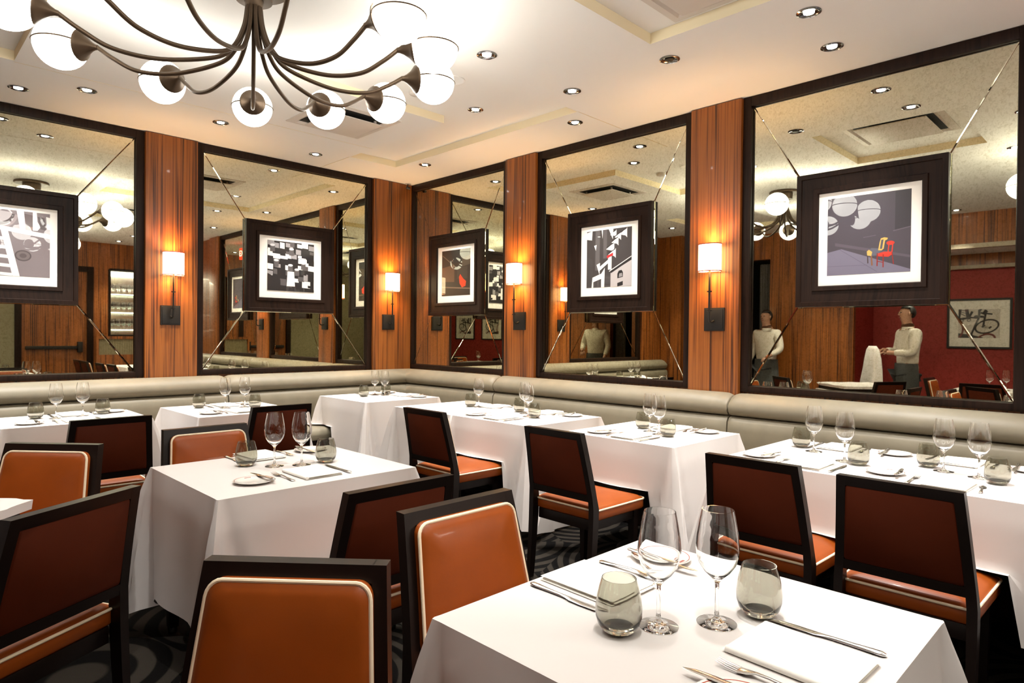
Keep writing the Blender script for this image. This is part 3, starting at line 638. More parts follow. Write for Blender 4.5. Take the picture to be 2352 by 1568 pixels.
# ---------------------------------------------------------------- tables and cloths
TZ = .75
def rest_height(x, y):
    """What a hanging cloth comes to rest on: a banquette seat or a chair seat, else the floor."""
    h = 0
    if (y > -.66 and x > -5.3) or (x > -.66 and y > -7.4): h = .484
    for q in SEATS:
        a_ = math.radians(q[2]); ux, uy = math.cos(a_), math.sin(a_); dx, dy = x-(q[0]+ux*.285), y-(q[1]+uy*.285)
        if -.30 < dx*ux+dy*uy < .285 and abs(-dx*uy+dy*ux) < .27: h = .488
    return h
def table(x0, x1, y0, y1, label, clabel, flat=(), pedestal=True, hem=.23, seed=1):
    rz = 0
    cx, cy = (x0+x1)/2, (y0+y1)/2; a, b = (x1-x0)/2, (y1-y0)/2
    r = empty('dining_table', (cx, cy, 0), rz, label, 'table', 'dining tables')
    mb = MB(); mb.box((-a+.012, -b+.012, .715), (a-.012, b-.012, .745), dark_wood, .004); mb.build('tabletop', r)
    if pedestal:
        mb = MB(); mb.lathe([(0,0),(.21,0),(.215,.008),(.20,.018),(.05,.03),(.035,.06),(.035,.69),(.12,.70),(.12,.715),(0,.715)], iron, 28); mb.build('pedestal', r)
    else:
        for sx in (-1, 1):
            for sy in (-1, 1):
                x, y = sx*(a-.07), sy*(b-.07); mb = MB()
                mb.loft([[(x+q*.5*s_, y+p*.5*s_, z) for q, p in ((-1,-1),(1,-1),(1,1),(-1,1))] for z, s_ in ((.03,.04),(.715,.06))], chair_wood)
                l = mb.build('leg', r); mb = MB(); mb.lathe([(0,.0),(.018,.0),(.02,.012),(.02,.03),(0,.031)], chrome, 14, center=(x,y,0)); mb.build('foot', l)
    # cloth
    rg = random.Random(seed); N_ = 36; T_ = 16; L_ = TZ-hem
    per = []
    cr = .012
    def side(p, q, nx, ny, n):
        for k in range(n):
            f = k/n; f = f-.82*math.sin(2*PI*f)/(2*PI); per.append((p[0]+(q[0]-p[0])*f, p[1]+(q[1]-p[1])*f, nx, ny, f, math.hypot(q[0]-p[0], q[1]-p[1])))
    side((a,-b),(a,b),1,0,N_); side((a,b),(-a,b),0,1,N_); side((-a,b),(-a,-b),-1,0,N_); side((-a,-b),(a,-b),0,-1,N_)
    ph = [rg.uniform(0, 6.3) for _ in range(4)]; flare = [rg.uniform(.015,.05) for _ in range(4)]; cfl = [rg.uniform(.78,1.02) if pedestal else rg.uniform(.8,1.25) for _ in range(4)]
    for k in flat: flare[k] = 0; cfl[k] = cfl[(k+1) % 4] = .0
    rings = []
    M_ = len(per)
    for ti in range(T_+1):
        t_ = ti/T_; ring = []
        for i, (x, y, nx, ny, f, ln) in enumerate(per):
            k = i//N_; ds = min(f, 1-f)*ln
            ck = k if f < .5 else (k+1) % 4
            corner = [(a,-b),(a,b),(-a,b),(-a,-b)][ck]
            wd = .02+.10*t_; c = max(0, 1-ds/wd)
            dx, dy = (1 if corner[0] > 0 else -1)*.7071, (1 if corner[1] > 0 else -1)*.7071
            cb = max(0, 1-ds/.22); K_ = cfl[ck]
            out = .004+.010*min(1, t_*6)+flare[k]*t_**1.1+(0 if k in flat else t_*.014*math.sin(f*PI*3.1*ln/.8+ph[k])*(1-cb))
            crease = -.045*t_*K_*math.exp(-((ds-wd)/.022)**2)
            cone = .15*K_*t_**.9*c**.7*(1-.5*math.exp(-((ds-.32*wd)/(.15*wd))**2)*(1 if f < .5 else 0))
            px = x+nx*(out+crease)+dx*(cone+.5*out*c); py = y+ny*(out+crease)+dy*(cone+.5*out*c); c = cb
            z = TZ+.003-(0 if ti == 0 else 1)*(L_*(1+(.30 if pedestal else .36)*K_*c**1.3)*t_) - (.0 if ti == 0 else .002)
            ring.append((px, py, max(z, .015, rest_height(cx+px, cy+py))))
        rings.append(ring)
    mb = MB(); base = 0
    # flat top as grid-free fan ring set
    top_rings = [[(p[0]*s_, p[1]*s_, TZ+.003) for p in rings[0]] for s_ in (.02, .5, .97)]
    allr = top_rings + rings
    mb.loft(allr, linen, cap=False); mb.add([(p[0], p[1], p[2]) for p in top_rings[0]], [tuple(range(M_))], linen)
    o = mb.build('tablecloth', ang=50, loc=(cx, cy, 0), rot=(0,0,rz))
    bm = bmesh.new(); bm.from_mesh(o.data); bmesh.ops.remove_doubles(bm, verts=bm.verts, dist=1e-5); bmesh.ops.recalc_face_normals(bm, faces=bm.faces); bm.to_mesh(o.data); bm.free()
    tag(o, clabel, 'tablecloth', 'white tablecloths')
    return r
TAB = {
 'near': (-3.615,-2.82,-5.875,-5.10,'nearest dining table, hidden under its white cloth','white cloth on the nearest table, bottom right'),
 'centre': (-3.575,-2.69,-3.765,-2.975,'freestanding dining table left of centre, under white cloth','white cloth on the freestanding table left of centre'),
 'corner': (-1.33,-.51,-1.19,-.36,'dining table in the banquette corner, under white cloth','white cloth on the table in the banquette corner'),
 'pair_far': (-1.32,-.53,-2.355,-1.62,'dining table right of the corner table, nearer the room corner','white cloth on the half of the pushed-together tables nearer the room corner'),
 'pair_near': (-1.32,-.53,-3.19,-2.39,'dining table under the pilaster sconce, joined to its neighbour','white cloth on the table left of the building photograph, hanging corner in front'),
 'square': (-1.315,-.53,-4.295,-3.50,'dining table below the building photograph, under white cloth','white cloth on the table below the building photograph'),
 'long': (-1.40,-.50,-6.02,-4.61,'long dining table below the large right mirror','white cloth on the long table below the large right mirror'),
 'left': (-3.90,-3.05,-1.12,-.46,'dining table at left below the road photograph','white cloth on the table below the road photograph at left'),
 'roof': (-2.80,-2.02,-1.33,-.47,'dining table below the rooftop photograph','white cloth on the table below the rooftop photograph'),
 'back_right': (-1.40,-.50,-7.25,-6.12,'dining table by the right wall behind the camera','white cloth on the table by the right wall behind the camera'),
 'back_left': (-5.75,-4.95,-5.15,-4.35,'dining table before the red wall, seen in the right mirror','white cloth on the table before the red wall, seen in the mirror'),
}
FLAT = {'pair_far': (3,), 'pair_near': (1,), 'long': (3,), 'back_right': (1,)}
for i, (k, (x0,x1,y0,y1,l1,l2)) in enumerate(TAB.items()): table(x0,x1,y0,y1,l1,l2,FLAT.get(k, ()),k not in ('near','centre'),seed=11+i)

# ---------------------------------------------------------------- chairs
def make_chair():
    r = empty('dining_chair')
    def hw(z): return .213+.032*max(0, min(1, (.865-z)/.40))             # half-width: the back widens towards the seat
    def yb(z): return -.205-.085*max(0,(z-.46)/.405)**1.2 - .03*max(0,(.46-z)/.46)**1.5
    def stile(sx, z0, z1, n=8, wx=.017, wy=.019):
        rings = []
        for i in range(n+1):
            z = z0+(z1-z0)*i/n; y = yb(z); k = 1 if z > .4 else .8+.2*z/.4; x = sx*(hw(max(z,.40))-wx)
            g = 1 if z > .5 else 1.25
            rings.append([(x-wx*k, y-wy*k*g, z),(x+wx*k, y-wy*k*g, z),(x+wx*k, y+wy*k*g, z),(x-wx*k, y+wy*k*g, z)])
        return rings
    mb = MB()
    for sx in (-1, 1): mb.loft(stile(sx, .40, .865), chair_wood)
    for z0, z1 in ((.828,.865),(.498,.535)):
        mb.loft([[(sx*(hw(z)-.03), yb(z)+dy, z) for z, dy in ((z0,-.0188),(z1,-.0188),(z1,.0188),(z0,.0188))] for sx in (-1, 1)], chair_wood)
    mb.build('back_frame', r, ang=30)
    def panel(u, v, z0, z1, m, ins, rad):
        """Outline of a tapered rounded panel: returns (x, z) pairs."""
        zc = (z0+z1)/2; H = z1-z0-2*ins; out = []
        for x, z in rrect(2, H, rad):
            zz = zc+z; w_ = hw(zz)-m-ins
            X = abs(x); e = (1-X)                                        # keep corner radius true in metres
            out.append(((1 if x > 0 else -1)*(w_-e), zz))
        return out
    mb = MB(); rings = []
    for dy, ins in ((.0, 0),(-.0155,0),(-.0185,.003)):
        rings.append([(x, yb(z)+dy, z) for x, z in panel(0,0,.534,.829,.033,ins,.012)])
    mb.loft(rings, shaded_leather); mb.build('back_panel', r, ang=50)
    mb = MB(); rings = []
    for dy, ins in ((.014,.010),(.019,.0),(.036,.0),(.046,.005),(.053,.026),(.059,.08),(.061,.13)):
        rings.append([(x, yb(z)+dy, z) for x, z in panel(0,0,.492,.836,.030,ins,max(.006,.032-ins*.2))])
    mb.loft(rings, orange); bc = mb.build('backrest', r, ang=60)
    mb = MB(); mb.tube([(x, yb(z)+.0415, z) for x, z in panel(0,0,.492,.836,.030,.0008,.032)], .0052, cream_pipe, 8, closed=True); tag(mb.build('piping', bc), 'cream piping')
    def seat_outline(ins, n=5):
        out = []
        for x, y in rrect(.485-2*ins, .445-2*ins, .03, n):
            k = 1-.05*(.5-(y/.445)); out.append((x*k, y+.03))
        return out
    mb = MB(); rings = []
    for z, ins in ((.392,.006),(.400,.0),(.440,.0),(.452,.005),(.462,.022),(.472,.055),(.480,.10),(.485,.17)):
        rings.append([(x, y, z) for x, y in seat_outline(ins)])
    mb.loft(rings, orange); s = mb.build('seat', r, ang=60)
    mb = MB(); mb.tube([(x, y, .447) for x, y in seat_outline(-.001)], .0052, cream_pipe, 8, closed=True); tag(mb.build('piping', s), 'cream piping')
    mb = MB(); mb.box((-.205,-.19,.335),(.205,.215,.392), chair_wood, .003); mb.build('apron', r)
    for sx in (-1, 1):
        mb = MB(); mb.loft(stile(sx, .0, .41, 6), chair_wood); mb.build('leg', r, ang=30)
        mb = MB(); x = sx*.19; y = .205
        mb.loft([[(x+q*s_, y+p*s_, z) for q, p in ((-1,-1),(1,-1),(1,1),(-1,1))] for z, s_ in ((0,.015),(.392,.023))], chair_wood); mb.build('leg', r, ang=30)
    return r
proto = make_chair()
def at_back(x, y, ang, off=.285):
    """Seat position from the middle of the top back edge; ang = facing direction in degrees."""
    a = math.radians(ang); return (x+math.cos(a)*off, y+math.sin(a)*off, a-PI/2)
CH = []
def chair(x, y, ang, label, sx=1.0):
    o = proto if not CH else copy_tree(proto)
    px, py, rz = at_back(x, y, ang); o.location = (px, py, 0); o.rotation_euler = (0,0,rz); o.scale = (sx, 1, 1)
    tag(o, label, 'chair', 'dining chairs'); CH.append(o)
for q in SEATS: chair(*q)

# ---------------------------------------------------------------- linen pile at left edge
r = empty('service_table', (-4.56,-3.42,0), 0, 'low service table at the left edge carrying folded white cloths', 'table')
mb = MB(); mb.box((-.36,-.36,.655),(.36,.36,.70), linen, .006); tag(mb.build('tabletop', r), 'white top')
r.rotation_euler = (0,0,PI/4)
mb = MB(); mb.lathe([(0,0),(.19,0),(.195,.008),(.18,.018),(.05,.03),(.03,.06),(.03,.64),(.10,.65),(.10,.655),(0,.655)], iron, 28); mb.build('pedestal', r)
mb = MB(); mb.box((-.30,-.30,.701),(.335,.335,.7435), chair_wood, .004); tag(mb.build('gap_shade_slab', loc=(-4.56,-3.42,0), rot=(0,0,PI/4)), 'added dark folder between white cloths at the left edge', 'slab')  # added dark piece stands in for the shadow gap under the cloth
mb = MB()
bm = bmesh.new(); bmesh.ops.create_grid(bm, x_segments=22, y_segments=22, size=.5); top = bm.verts[:]
ext = bmesh.ops.extrude_face_region(bm, geom=bm.faces[:]); low = [v for v in ext['geom'] if isinstance(v, bmesh.types.BMVert)]
for v in bm.verts: v.co.x = v.co.x*.675-.0025; v.co.y = v.co.y*.675-.0025
rg_ = random.Random(9)
for v in low: v.co.z = .7445
for v in top:
    e_ = min(.5*.675-abs(v.co.x+.0025), .5*.675-abs(v.co.y+.0025)); v.co.z = .788-.012*max(0, 1-e_/.03)**2+.0025*math.sin(v.co.x*23)*math.sin(v.co.y*17)
    if e_ < .004: v.co.x += rg_.uniform(-.005,.006); v.co.y += rg_.uniform(-.005,.006)
mb.bm(bm, linen)
for k in range(9): mb.tube(smooth_path([(.325,.28+k*.006,.775+.001*k),(.345,.285+k*.006,.77+.001*k),(.354,.288+k*.007,.758+.002*k)],3), .0035, linen, 6)
tag(mb.build('folded_tablecloth', loc=(-4.56,-3.42,0), rot=(0,0,PI/4)), 'folded white tablecloth with frayed corner at the left edge', 'tablecloth')

# ---------------------------------------------------------------- tableware
TOP = TZ+.0035
def wine_proto():
    mb = MB(); prof = [(.0005,.0),(.0415,.0),(.042,.0015),(.030,.004),(.012,.0075),(.006,.014),(.0042,.03),(.004,.07),(.0048,.088),(.012,.098),(.028,.113),(.039,.130),(.0445,.150),(.0455,.165),(.0435,.190),(.0385,.220),(.0335,.246),
        (.0325,.246),(.0373,.220),(.0422,.190),(.0442,.165),(.0432,.150),(.0377,.131),(.027,.115),(.012,.1015),(.0005,.0985)]
    mb.lathe(prof, clear_glass, 32); return mb.build('wine_glass', ang=60)
def tumbler_proto():
    prof = [(.0005,.0),(.024,.0),(.034,.006),(.0435,.018),(.0485,.035),(.0488,.052),(.0455,.078),(.0405,.098),(.0360,.113),
            (.0348,.113),(.0393,.098),(.0443,.078),(.0476,.052),(.0470,.036),(.0415,.021),(.030,.0125),(.0005,.0115)]
    mf = lambda p, q: smoke_base if max(p[1], q[1]) < .0128 else smoke_glass
    mb = MB(); mb.lathe(prof, smoke_glass, 32, mfun=mf); return mb.build('tumbler', ang=60)
def plate_proto():
    mb = MB(); r_ = .082
    prof = [(.0005,.004),(.045,.004),(.052,.006),(.070,.0105),(.0745,.0115),(.0765,.012),(.0815,.0128),(.082,.0118),(.074,.008),(.05,.0),(.0005,.0)]
    mf = lambda p, q: china_red if abs(p[0]-.0745) < 1e-6 and abs(q[0]-.0765) < 1e-6 else china
    mb.lathe(prof, china, 40, mfun=mf)
    # small red emblem printed on the rim: a row of little looped marks
    for k, a in enumerate((-.16,-.05,.06,.16)):
        c = (.0635*math.cos(PI/2+a), .0635*math.sin(PI/2+a)); n = 10
        mb.tube([(c[0]+.0028*math.cos(2*PI*j/n), c[1]+.0036*math.sin(2*PI*j/n), .0096) for j in range(n)], .0006, china_red, 5, closed=True)
    return mb.build('bread_plate', ang=50)
def loft_y(mb, secs, m, n=10):
    mb.loft([[(cx+hw*math.cos(2*PI*j/n), y, z+th*math.sin(2*PI*j/n)) for j in range(n)] for y, cx, hw, z, th in secs], m)
def knife_proto():
    mb = MB()
    loft_y(mb, [(-.118,0,.004,.004,.003),(-.112,0,.0085,.0045,.0045),(-.095,0,.0085,.0045,.0045),(-.06,0,.0062,.004,.004),(-.02,0,.0050,.004,.0038),(.0,0,.0062,.004,.0032),(.012,.001,.0095,.004,.0012),(.05,.0012,.0100,.004,.0010),(.09,.0005,.0085,.004,.0009),(.108,-.002,.005,.004,.0008),(.116,-.004,.001,.004,.0006)], steel)
    return mb.build('dinner_knife', ang=50)
def fork_proto():
    mb = MB()
    loft_y(mb, [(-.10,0,.003,.003,.002),(-.095,0,.0095,.0035,.0028),(-.075,0,.0080,.004,.0025),(-.04,0,.0045,.006,.0022),(.0,0,.0036,.009,.0022),(.022,0,.0045,.009,.002),(.036,0,.0110,.006,.0014),(.052,0,.0125,.004,.0012),(.056,0,.0125,.004,.0011)], steel)
    for x in (-.0102,-.0034,.0034,.0102):
        loft_y(mb, [(.054,x,.0022,.004,.0011),(.078,x*.96,.0019,.0055,.0010),(.098,x*.9,.0008,.009,.0007)], steel, 6)
    return mb.build('dinner_fork', ang=50)
def spoon_proto():
    mb = MB()
    loft_y(mb, [(-.075,0,.003,.003,.002),(-.07,0,.0085,.0035,.0026),(-.05,0,.006,.004,.0024),(.0,0,.0032,.007,.002),(.03,0,.0038,.0065,.002),(.038,0,.010,.004,.0016),(.055,0,.0148,.003,.0014),(.072,0,.0120,.0035,.0013),(.082,0,.003,.005,.001)], steel)
    return mb.build('teaspoon', ang=50)
def napkin_proto():
    mb = MB(); rg = random.Random(5)
    for z0, z1, dx, dy, sk in ((.0,.004,.003,0,.02),(.0042,.0082,-.003,.003,-.015),(.0084,.0135,.0,-.002,.01)):
        nx, ny = 12, 14; top = []; bot = []
        def P(u, v, z):
            x = (u-.5)*.166+dx; y = (v-.5)*.226+dy; x += sk*y
            e = min(u, 1-u)*.166; e2 = min(v, 1-v)*.226; d_ = min(1, min(e, e2)/.006)
            return (x, y, z, d_)
        grid = []
        for i in range(nx+1):
            for j in range(ny+1):
                u, v = i/nx, j/ny; u = u-.10*math.sin(2*PI*u); v = v-.10*math.sin(2*PI*v)
                x, y, z, d_ = P(u, v, 0); w_ = .0012*math.sin(u*5+dx*900)*math.sin(v*4+1)
                grid.append((x, y, (z0+z1)/2+(z1-z0)/2*math.sqrt(d_)+w_*d_))
        fs = [(i*(ny+1)+j, (i+1)*(ny+1)+j, (i+1)*(ny+1)+j+1, i*(ny+1)+j+1) for i in range(nx) for j in range(ny)]
        mb.add(grid, fs, napkin_m); mb.add([(x, y, max(z0, 2*((z0+z1)/2)-z)) for x, y, z in grid], [tuple(reversed(f)) for f in fs], napkin_m)
    mb.tube(smooth_path([(-.083,-.110,.0072),(-.0845,-.04,.0075),(-.0838,.04,.0072),(-.083,.110,.0072)],4), .0068, napkin_m, 10)
    return mb.build('napkin', ang=70)
PRO = {}
MAKE = {'wine_glass': wine_proto, 'tumbler': tumbler_proto, 'bread_plate': plate_proto, 'dinner_knife': knife_proto, 'dinner_fork': fork_proto, 'teaspoon': spoon_proto, 'napkin': napkin_proto, 'butter_knife': knife_proto}
CAT = {'wine_glass': 'wine glass', 'tumbler': 'glass', 'bread_plate': 'plate', 'dinner_knife': 'knife', 'dinner_fork': 'fork', 'teaspoon': 'spoon', 'napkin': 'napkin', 'butter_knife': 'knife'}
GRP = {'wine_glass': 'wine glasses on the tables', 'tumbler': 'smoky tumblers on the tables', 'bread_plate': 'bread plates on the tables', 'dinner_knife': 'dinner knives on the tables', 'dinner_fork': 'dinner forks on the tables', 'teaspoon': 'spoons', 'napkin': 'folded napkins on the tables', 'butter_knife': 'butter knives on bread plates'}
DESC = {'wine_glass': 'clear stemmed wine glass', 'tumbler': 'smoky grey stemless tumbler', 'bread_plate': 'red-lined bread plate', 'dinner_knife': 'silver dinner knife', 'dinner_fork': 'silver dinner fork', 'teaspoon': 'small silver spoon', 'napkin': 'folded white napkin', 'butter_knife': 'butter knife on bread plate'}
def ware(kind, x, y, where, rz=0.0, z=0.0):
    if kind not in PRO: PRO[kind] = o = MAKE[kind](); o.name = kind
    else: o = PRO[kind].copy(); C.objects.link(o)
    o.location = (x, y, TOP+z); o.rotation_euler = (0, 0, rz)
    if kind == 'butter_knife': o.scale = (.92,.92,.92); o.rotation_euler = (math.radians(-1.5), 0, rz)
    tag(o, DESC[kind]+' '+where, CAT[kind], GRP[kind])
def setting(cx, cy, face, where, plate=(-.275,.0), knife=True, fork=True, nap=True, bk=True, jit=.01):
    """One place laid for a diner; (cx, cy) is the napkin centre, face the direction the diner looks, in degrees."""
    a = math.radians(face)-PI/2
    def P(u, v): return (cx+u*math.cos(a)-v*math.sin(a), cy+u*math.sin(a)+v*math.cos(a))
    j = lambda: rnd.uniform(-jit, jit)
    if nap: x, y = P(0, 0); ware('napkin', x, y, where, a+j()*3)
    if knife: x, y = P(.125+j()*.3, .005+j()); ware('dinner_knife', x, y, where, a+j()*2)
    if fork: x, y = P(-.132+j()*.3, .01+j()); ware('dinner_fork', x, y, where, a+j()*2)
    if plate:
        x, y = P(plate[0]+j(), plate[1]+j()); ware('bread_plate', x, y, where, a+PI*0)
        if bk: x, y = P(plate[0]+.045, plate[1]+.02); ware('butter_knife', x, y, where, a+rnd.uniform(-.1,.12), .0125)
# nearest table
setting(-3.205,-5.225,-90,'on far side of the nearest table', (-.275,.02))
setting(-3.215,-5.725,90,'on near side of the nearest table', (-.262,.0))
for x, y, l in ((-3.295,-5.459,'left'),(-3.191,-5.538,'right')): ware('wine_glass', x, y, 'on the nearest table, %s one of its two' % l)
for x, y, l in ((-3.377,-5.415,'left'),(-3.084,-5.583,'right')): ware('tumbler', x, y, 'on the nearest table, %s one of its two' % l)
# freestanding table
setting(-3.115,-3.055,-90,'on far side of the freestanding table', (-.275,.02))
setting(-3.10,-3.575,90,'on near side of the freestanding table', (-.262,.0))
for x, y, l in ((-3.157,-3.32,'left'),(-3.051,-3.375,'right')): ware('wine_glass', x, y, 'on the freestanding table, %s one of its two' % l)
for x, y, l in ((-3.249,-3.226,'left'),(-2.935,-3.39,'right')): ware('tumbler', x, y, 'on the freestanding table, %s one of its two' % l)
# corner table
setting(-.83,-.50,-90,'on the left wall side of the corner table', (-.2,.0), jit=.006); setting(-.66,-.86,180,'on the right wall side of the corner table', (-.21,.0), jit=.006)
for x, y, l in ((-.872,-.62,'left'),(-.819,-.715,'right')): ware('wine_glass', x, y, 'on the corner table, %s one of its two' % l)
for x, y, l in ((-1.05,-.70,'left'),(-.745,-.625,'right')): ware('tumbler', x, y, 'on the corner table, %s one of its two' % l)
# paired tables
setting(-.68,-2.17,180,'on the table right of the corner table', None, bk=False)
ware('wine_glass', -.80, -2.10, 'on the table right of the corner table'); ware('tumbler', -.83, -2.03, 'on the table right of the corner table')
setting(-.66,-2.75,180,'on the banquette side under the corner mirror sconce', (-.27,.0)); setting(-1.17,-2.77,0,'on the chair side under the corner mirror sconce', (-.275,.0))
ware('wine_glass', -.825, -2.67, 'under the corner mirror sconce, banquette one of two overlapping'); ware('wine_glass', -.942, -2.82, 'under the corner mirror sconce, chair side one of two overlapping')
ware('tumbler', -.775, -2.565, 'under the corner mirror sconce, left one of its table'); ware('tumbler', -.962, -2.905, 'under the corner mirror sconce, right one of its table')
# square table
setting(-.66,-3.89,180,'on banquette side of table below the building photograph', (-.245,.0)); setting(-1.17,-3.92,0,'on chair side of table below the building photograph', (-.25,.0))
ware('wine_glass', -.888, -3.861, 'below the building photograph, left one of two'); ware('wine_glass', -.956, -3.973, 'below the building photograph, right one of two')
ware('tumbler', -.808, -3.755, 'below the building photograph, behind the wine glasses'); ware('tumbler', -.989, -4.059, 'below the building photograph, in front of the wine glasses')
# long table
FE, NE = 'at far end of long right table', 'at near end of long right table'
setting(-.62,-4.93,180,'on banquette side '+FE, (-.28,.0)); setting(-1.25,-5.005,0,'on chair side '+FE, (-.265,.06))
setting(-.62,-5.50,180,'on banquette side '+NE, (-.27,.0)); setting(-1.25,-5.575,0,'on chair side '+NE, (-.25,.06), knife=False)
ware('teaspoon', -1.25, -5.69, 'lying alone at near end of the long right table', -PI/2+.1)
for x, y, l in ((-.837,-4.872,'leftmost'),(-1.015,-5.087,'second from left'),(-.924,-5.49,'third from left'),(-.971,-5.634,'rightmost')): ware('wine_glass', x, y, 'on the long right table, %s of four' % l)
for x, y, l in ((-.747,-4.77,'leftmost'),(-1.059,-5.165,'second from left'),(-.859,-5.414,'third from left'),(-1.058,-5.714,'rightmost')): ware('tumbler', x, y, 'on the long right table, %s of four' % l)
# left tables
setting(-3.43,-.578,-90,'on banquette side of table below the road photograph', (-.26,.0)); setting(-3.46,-.96,90,'on chair side of table below the road photograph', (-.28,.0))
for x, y, l in ((-3.555,-.748,'left'),(-3.395,-.742,'right')): ware('wine_glass', x, y, 'below the road photograph, %s one of two' % l)
for x, y, l in ((-3.66,-.67,'left'),(-3.25,-.65,'right')): ware('tumbler', x, y, 'below the road photograph, %s one of two' % l)
setting(-2.37,-.66,-90,'on banquette side of table below the rooftop photograph', (-.23,.0)); setting(-2.42,-1.14,90,'on chair side of table below the rooftop photograph', (-.23,.0))
for x, y, l in ((-2.43,-.84,'left'),(-2.28,-.86,'right')): ware('wine_glass', x, y, 'below the rooftop photograph, %s one of two' % l)
for x, y, l in ((-2.585,-.70,'left'),(-2.25,-.99,'right')): ware('tumbler', x, y, 'below the rooftop photograph, %s one of two' % l)
# behind the camera
for i, (x, y) in enumerate(((-.95,-6.45),(-1.0,-6.85))): ware('wine_glass', x, y, 'on the table by the right wall behind the camera'); ware('tumbler', x+.12, y+.1, 'on the table by the right wall behind the camera')
for x, y in ((-5.3,-4.7),(-5.4,-4.85)): ware('wine_glass', x, y, 'on the table before the red wall'); 

# ---------------------------------------------------------------- lit glass cabinet on the south wall, seen in the left mirror
r = empty('glass_cabinet', (-.58, YS-.22, 0), PI, 'lit cabinet of glass shelves, seen in the left mirror', 'cabinet')
mb = MB(); mb.box((-.55,-.20,1.28),(-.52,.22,2.58), dark_wood); mb.box((.52,-.20,1.28),(.55,.22,2.58), dark_wood); mb.box((-.55,.19,1.28),(.55,.22,2.58), steel); mb.box((-.55,-.22,1.25),(.55,.22,1.30), dark_wood); mb.box((-.55,-.22,2.55),(.55,.22,2.60), dark_wood); mb.build('carcass', r)  # steel back added as a reflector to brighten the glasses
SHZ = (1.40, 1.74, 2.10)
for z in SHZ:
    mb = MB(); mb.box((-.51,-.18,z-.012),(.51,.18,z), shelf_glass); s = mb.build('glass_shelf', r); mb = MB(); mb.box((-.51,-.19,z-.014),(.51,-.181,z+.002), shelf_light); mb.build('light_strip', s)
mb = MB(); mb.box((-.50,-.1,2.53),(.50,.1,2.548), shelf_light); mb.build('light_strip', r)
ld = bpy.data.lights.new('cabinet_light', 'AREA'); ld.energy = 22; ld.size = .9; ld.size_y = .15; ld.shape = 'RECTANGLE'; ld.color = (1,.92,.8)
lo = bpy.data.objects.new('cabinet_light', ld); C.objects.link(lo); lo.parent = r; lo.location = (0,0,2.52)
for z, nm in zip(SHZ, ('lowest', 'middle', 'top')):
    for row in range(2):
        for k in range(10):
            o = PRO['wine_glass'].copy(); C.objects.link(o); o.location = (-1.02+k*.098, YS-.16-row*.12, z+.001); o.rotation_euler = (0,0,0); o.scale = (.9,.9,.9)
            tag(o, 'wine glass in rows on the %s shelf of the lit cabinet' % nm, 'wine glass', 'wine glasses in the lit cabinet')
r = empty('fluted_partition', (-.75, -7.95, 0), PI, 'low walnut partition with a fluted panel, seen in the left mirror', 'partition')
mb = MB(); mb.box((-.7,-.03,0),(.7,.03,.92), walnut); mb.box((-.7,-.03,1.22),(.7,.03,1.27), walnut); mb.box((.66,-.03,.92),(.7,.03,1.22), walnut); mb.box((-.7,-.03,.92),(-.66,.03,1.22), walnut); mb.build('frame', r)
mb = MB(); n = 90
for k in range(n):
    x0, x1 = -.66+1.32*k/n, -.66+1.32*(k+1)/n; mb.quad((x0,-.006*(k % 2),.92),(x1,-.006*((k+1) % 2),.92),(x1,-.006*((k+1) % 2),1.22),(x0,-.006*(k % 2),1.22), wall_paper)
mb.build('fluted_panel', r)

# ---------------------------------------------------------------- waiters, seen in the right mirror
def skin_obj(name, verts, edges, radii, m, root=0, parent=None, lev=2, flat=None):
    me = bpy.data.meshes.new(name); me.from_pydata(verts, edges, []); o = bpy.data.objects.new(name, me); C.objects.link(o)
    o.modifiers.new('skin', 'SKIN'); o.modifiers['skin'].use_smooth_shade = True
    if not me.skin_vertices: me.skin_vertices.new()
    for i, v in enumerate(me.skin_vertices[0].data):
        rr_ = radii[i]; v.radius = rr_ if isinstance(rr_, tuple) else (rr_, rr_); v.use_root = (i == root)
    sb = o.modifiers.new('sub', 'SUBSURF'); sb.levels = lev; sb.render_levels = lev
    dg = bpy.context.evaluated_depsgraph_get(); ev = bpy.data.meshes.new_from_object(o.evaluated_get(dg)); o.modifiers.clear(); o.data = ev; bpy.data.meshes.remove(me)
    ev.materials.clear(); ev.materials.append(m); ev.polygons.foreach_set('use_smooth', [True]*len(ev.polygons))
    if parent: o.parent = parent
    return o
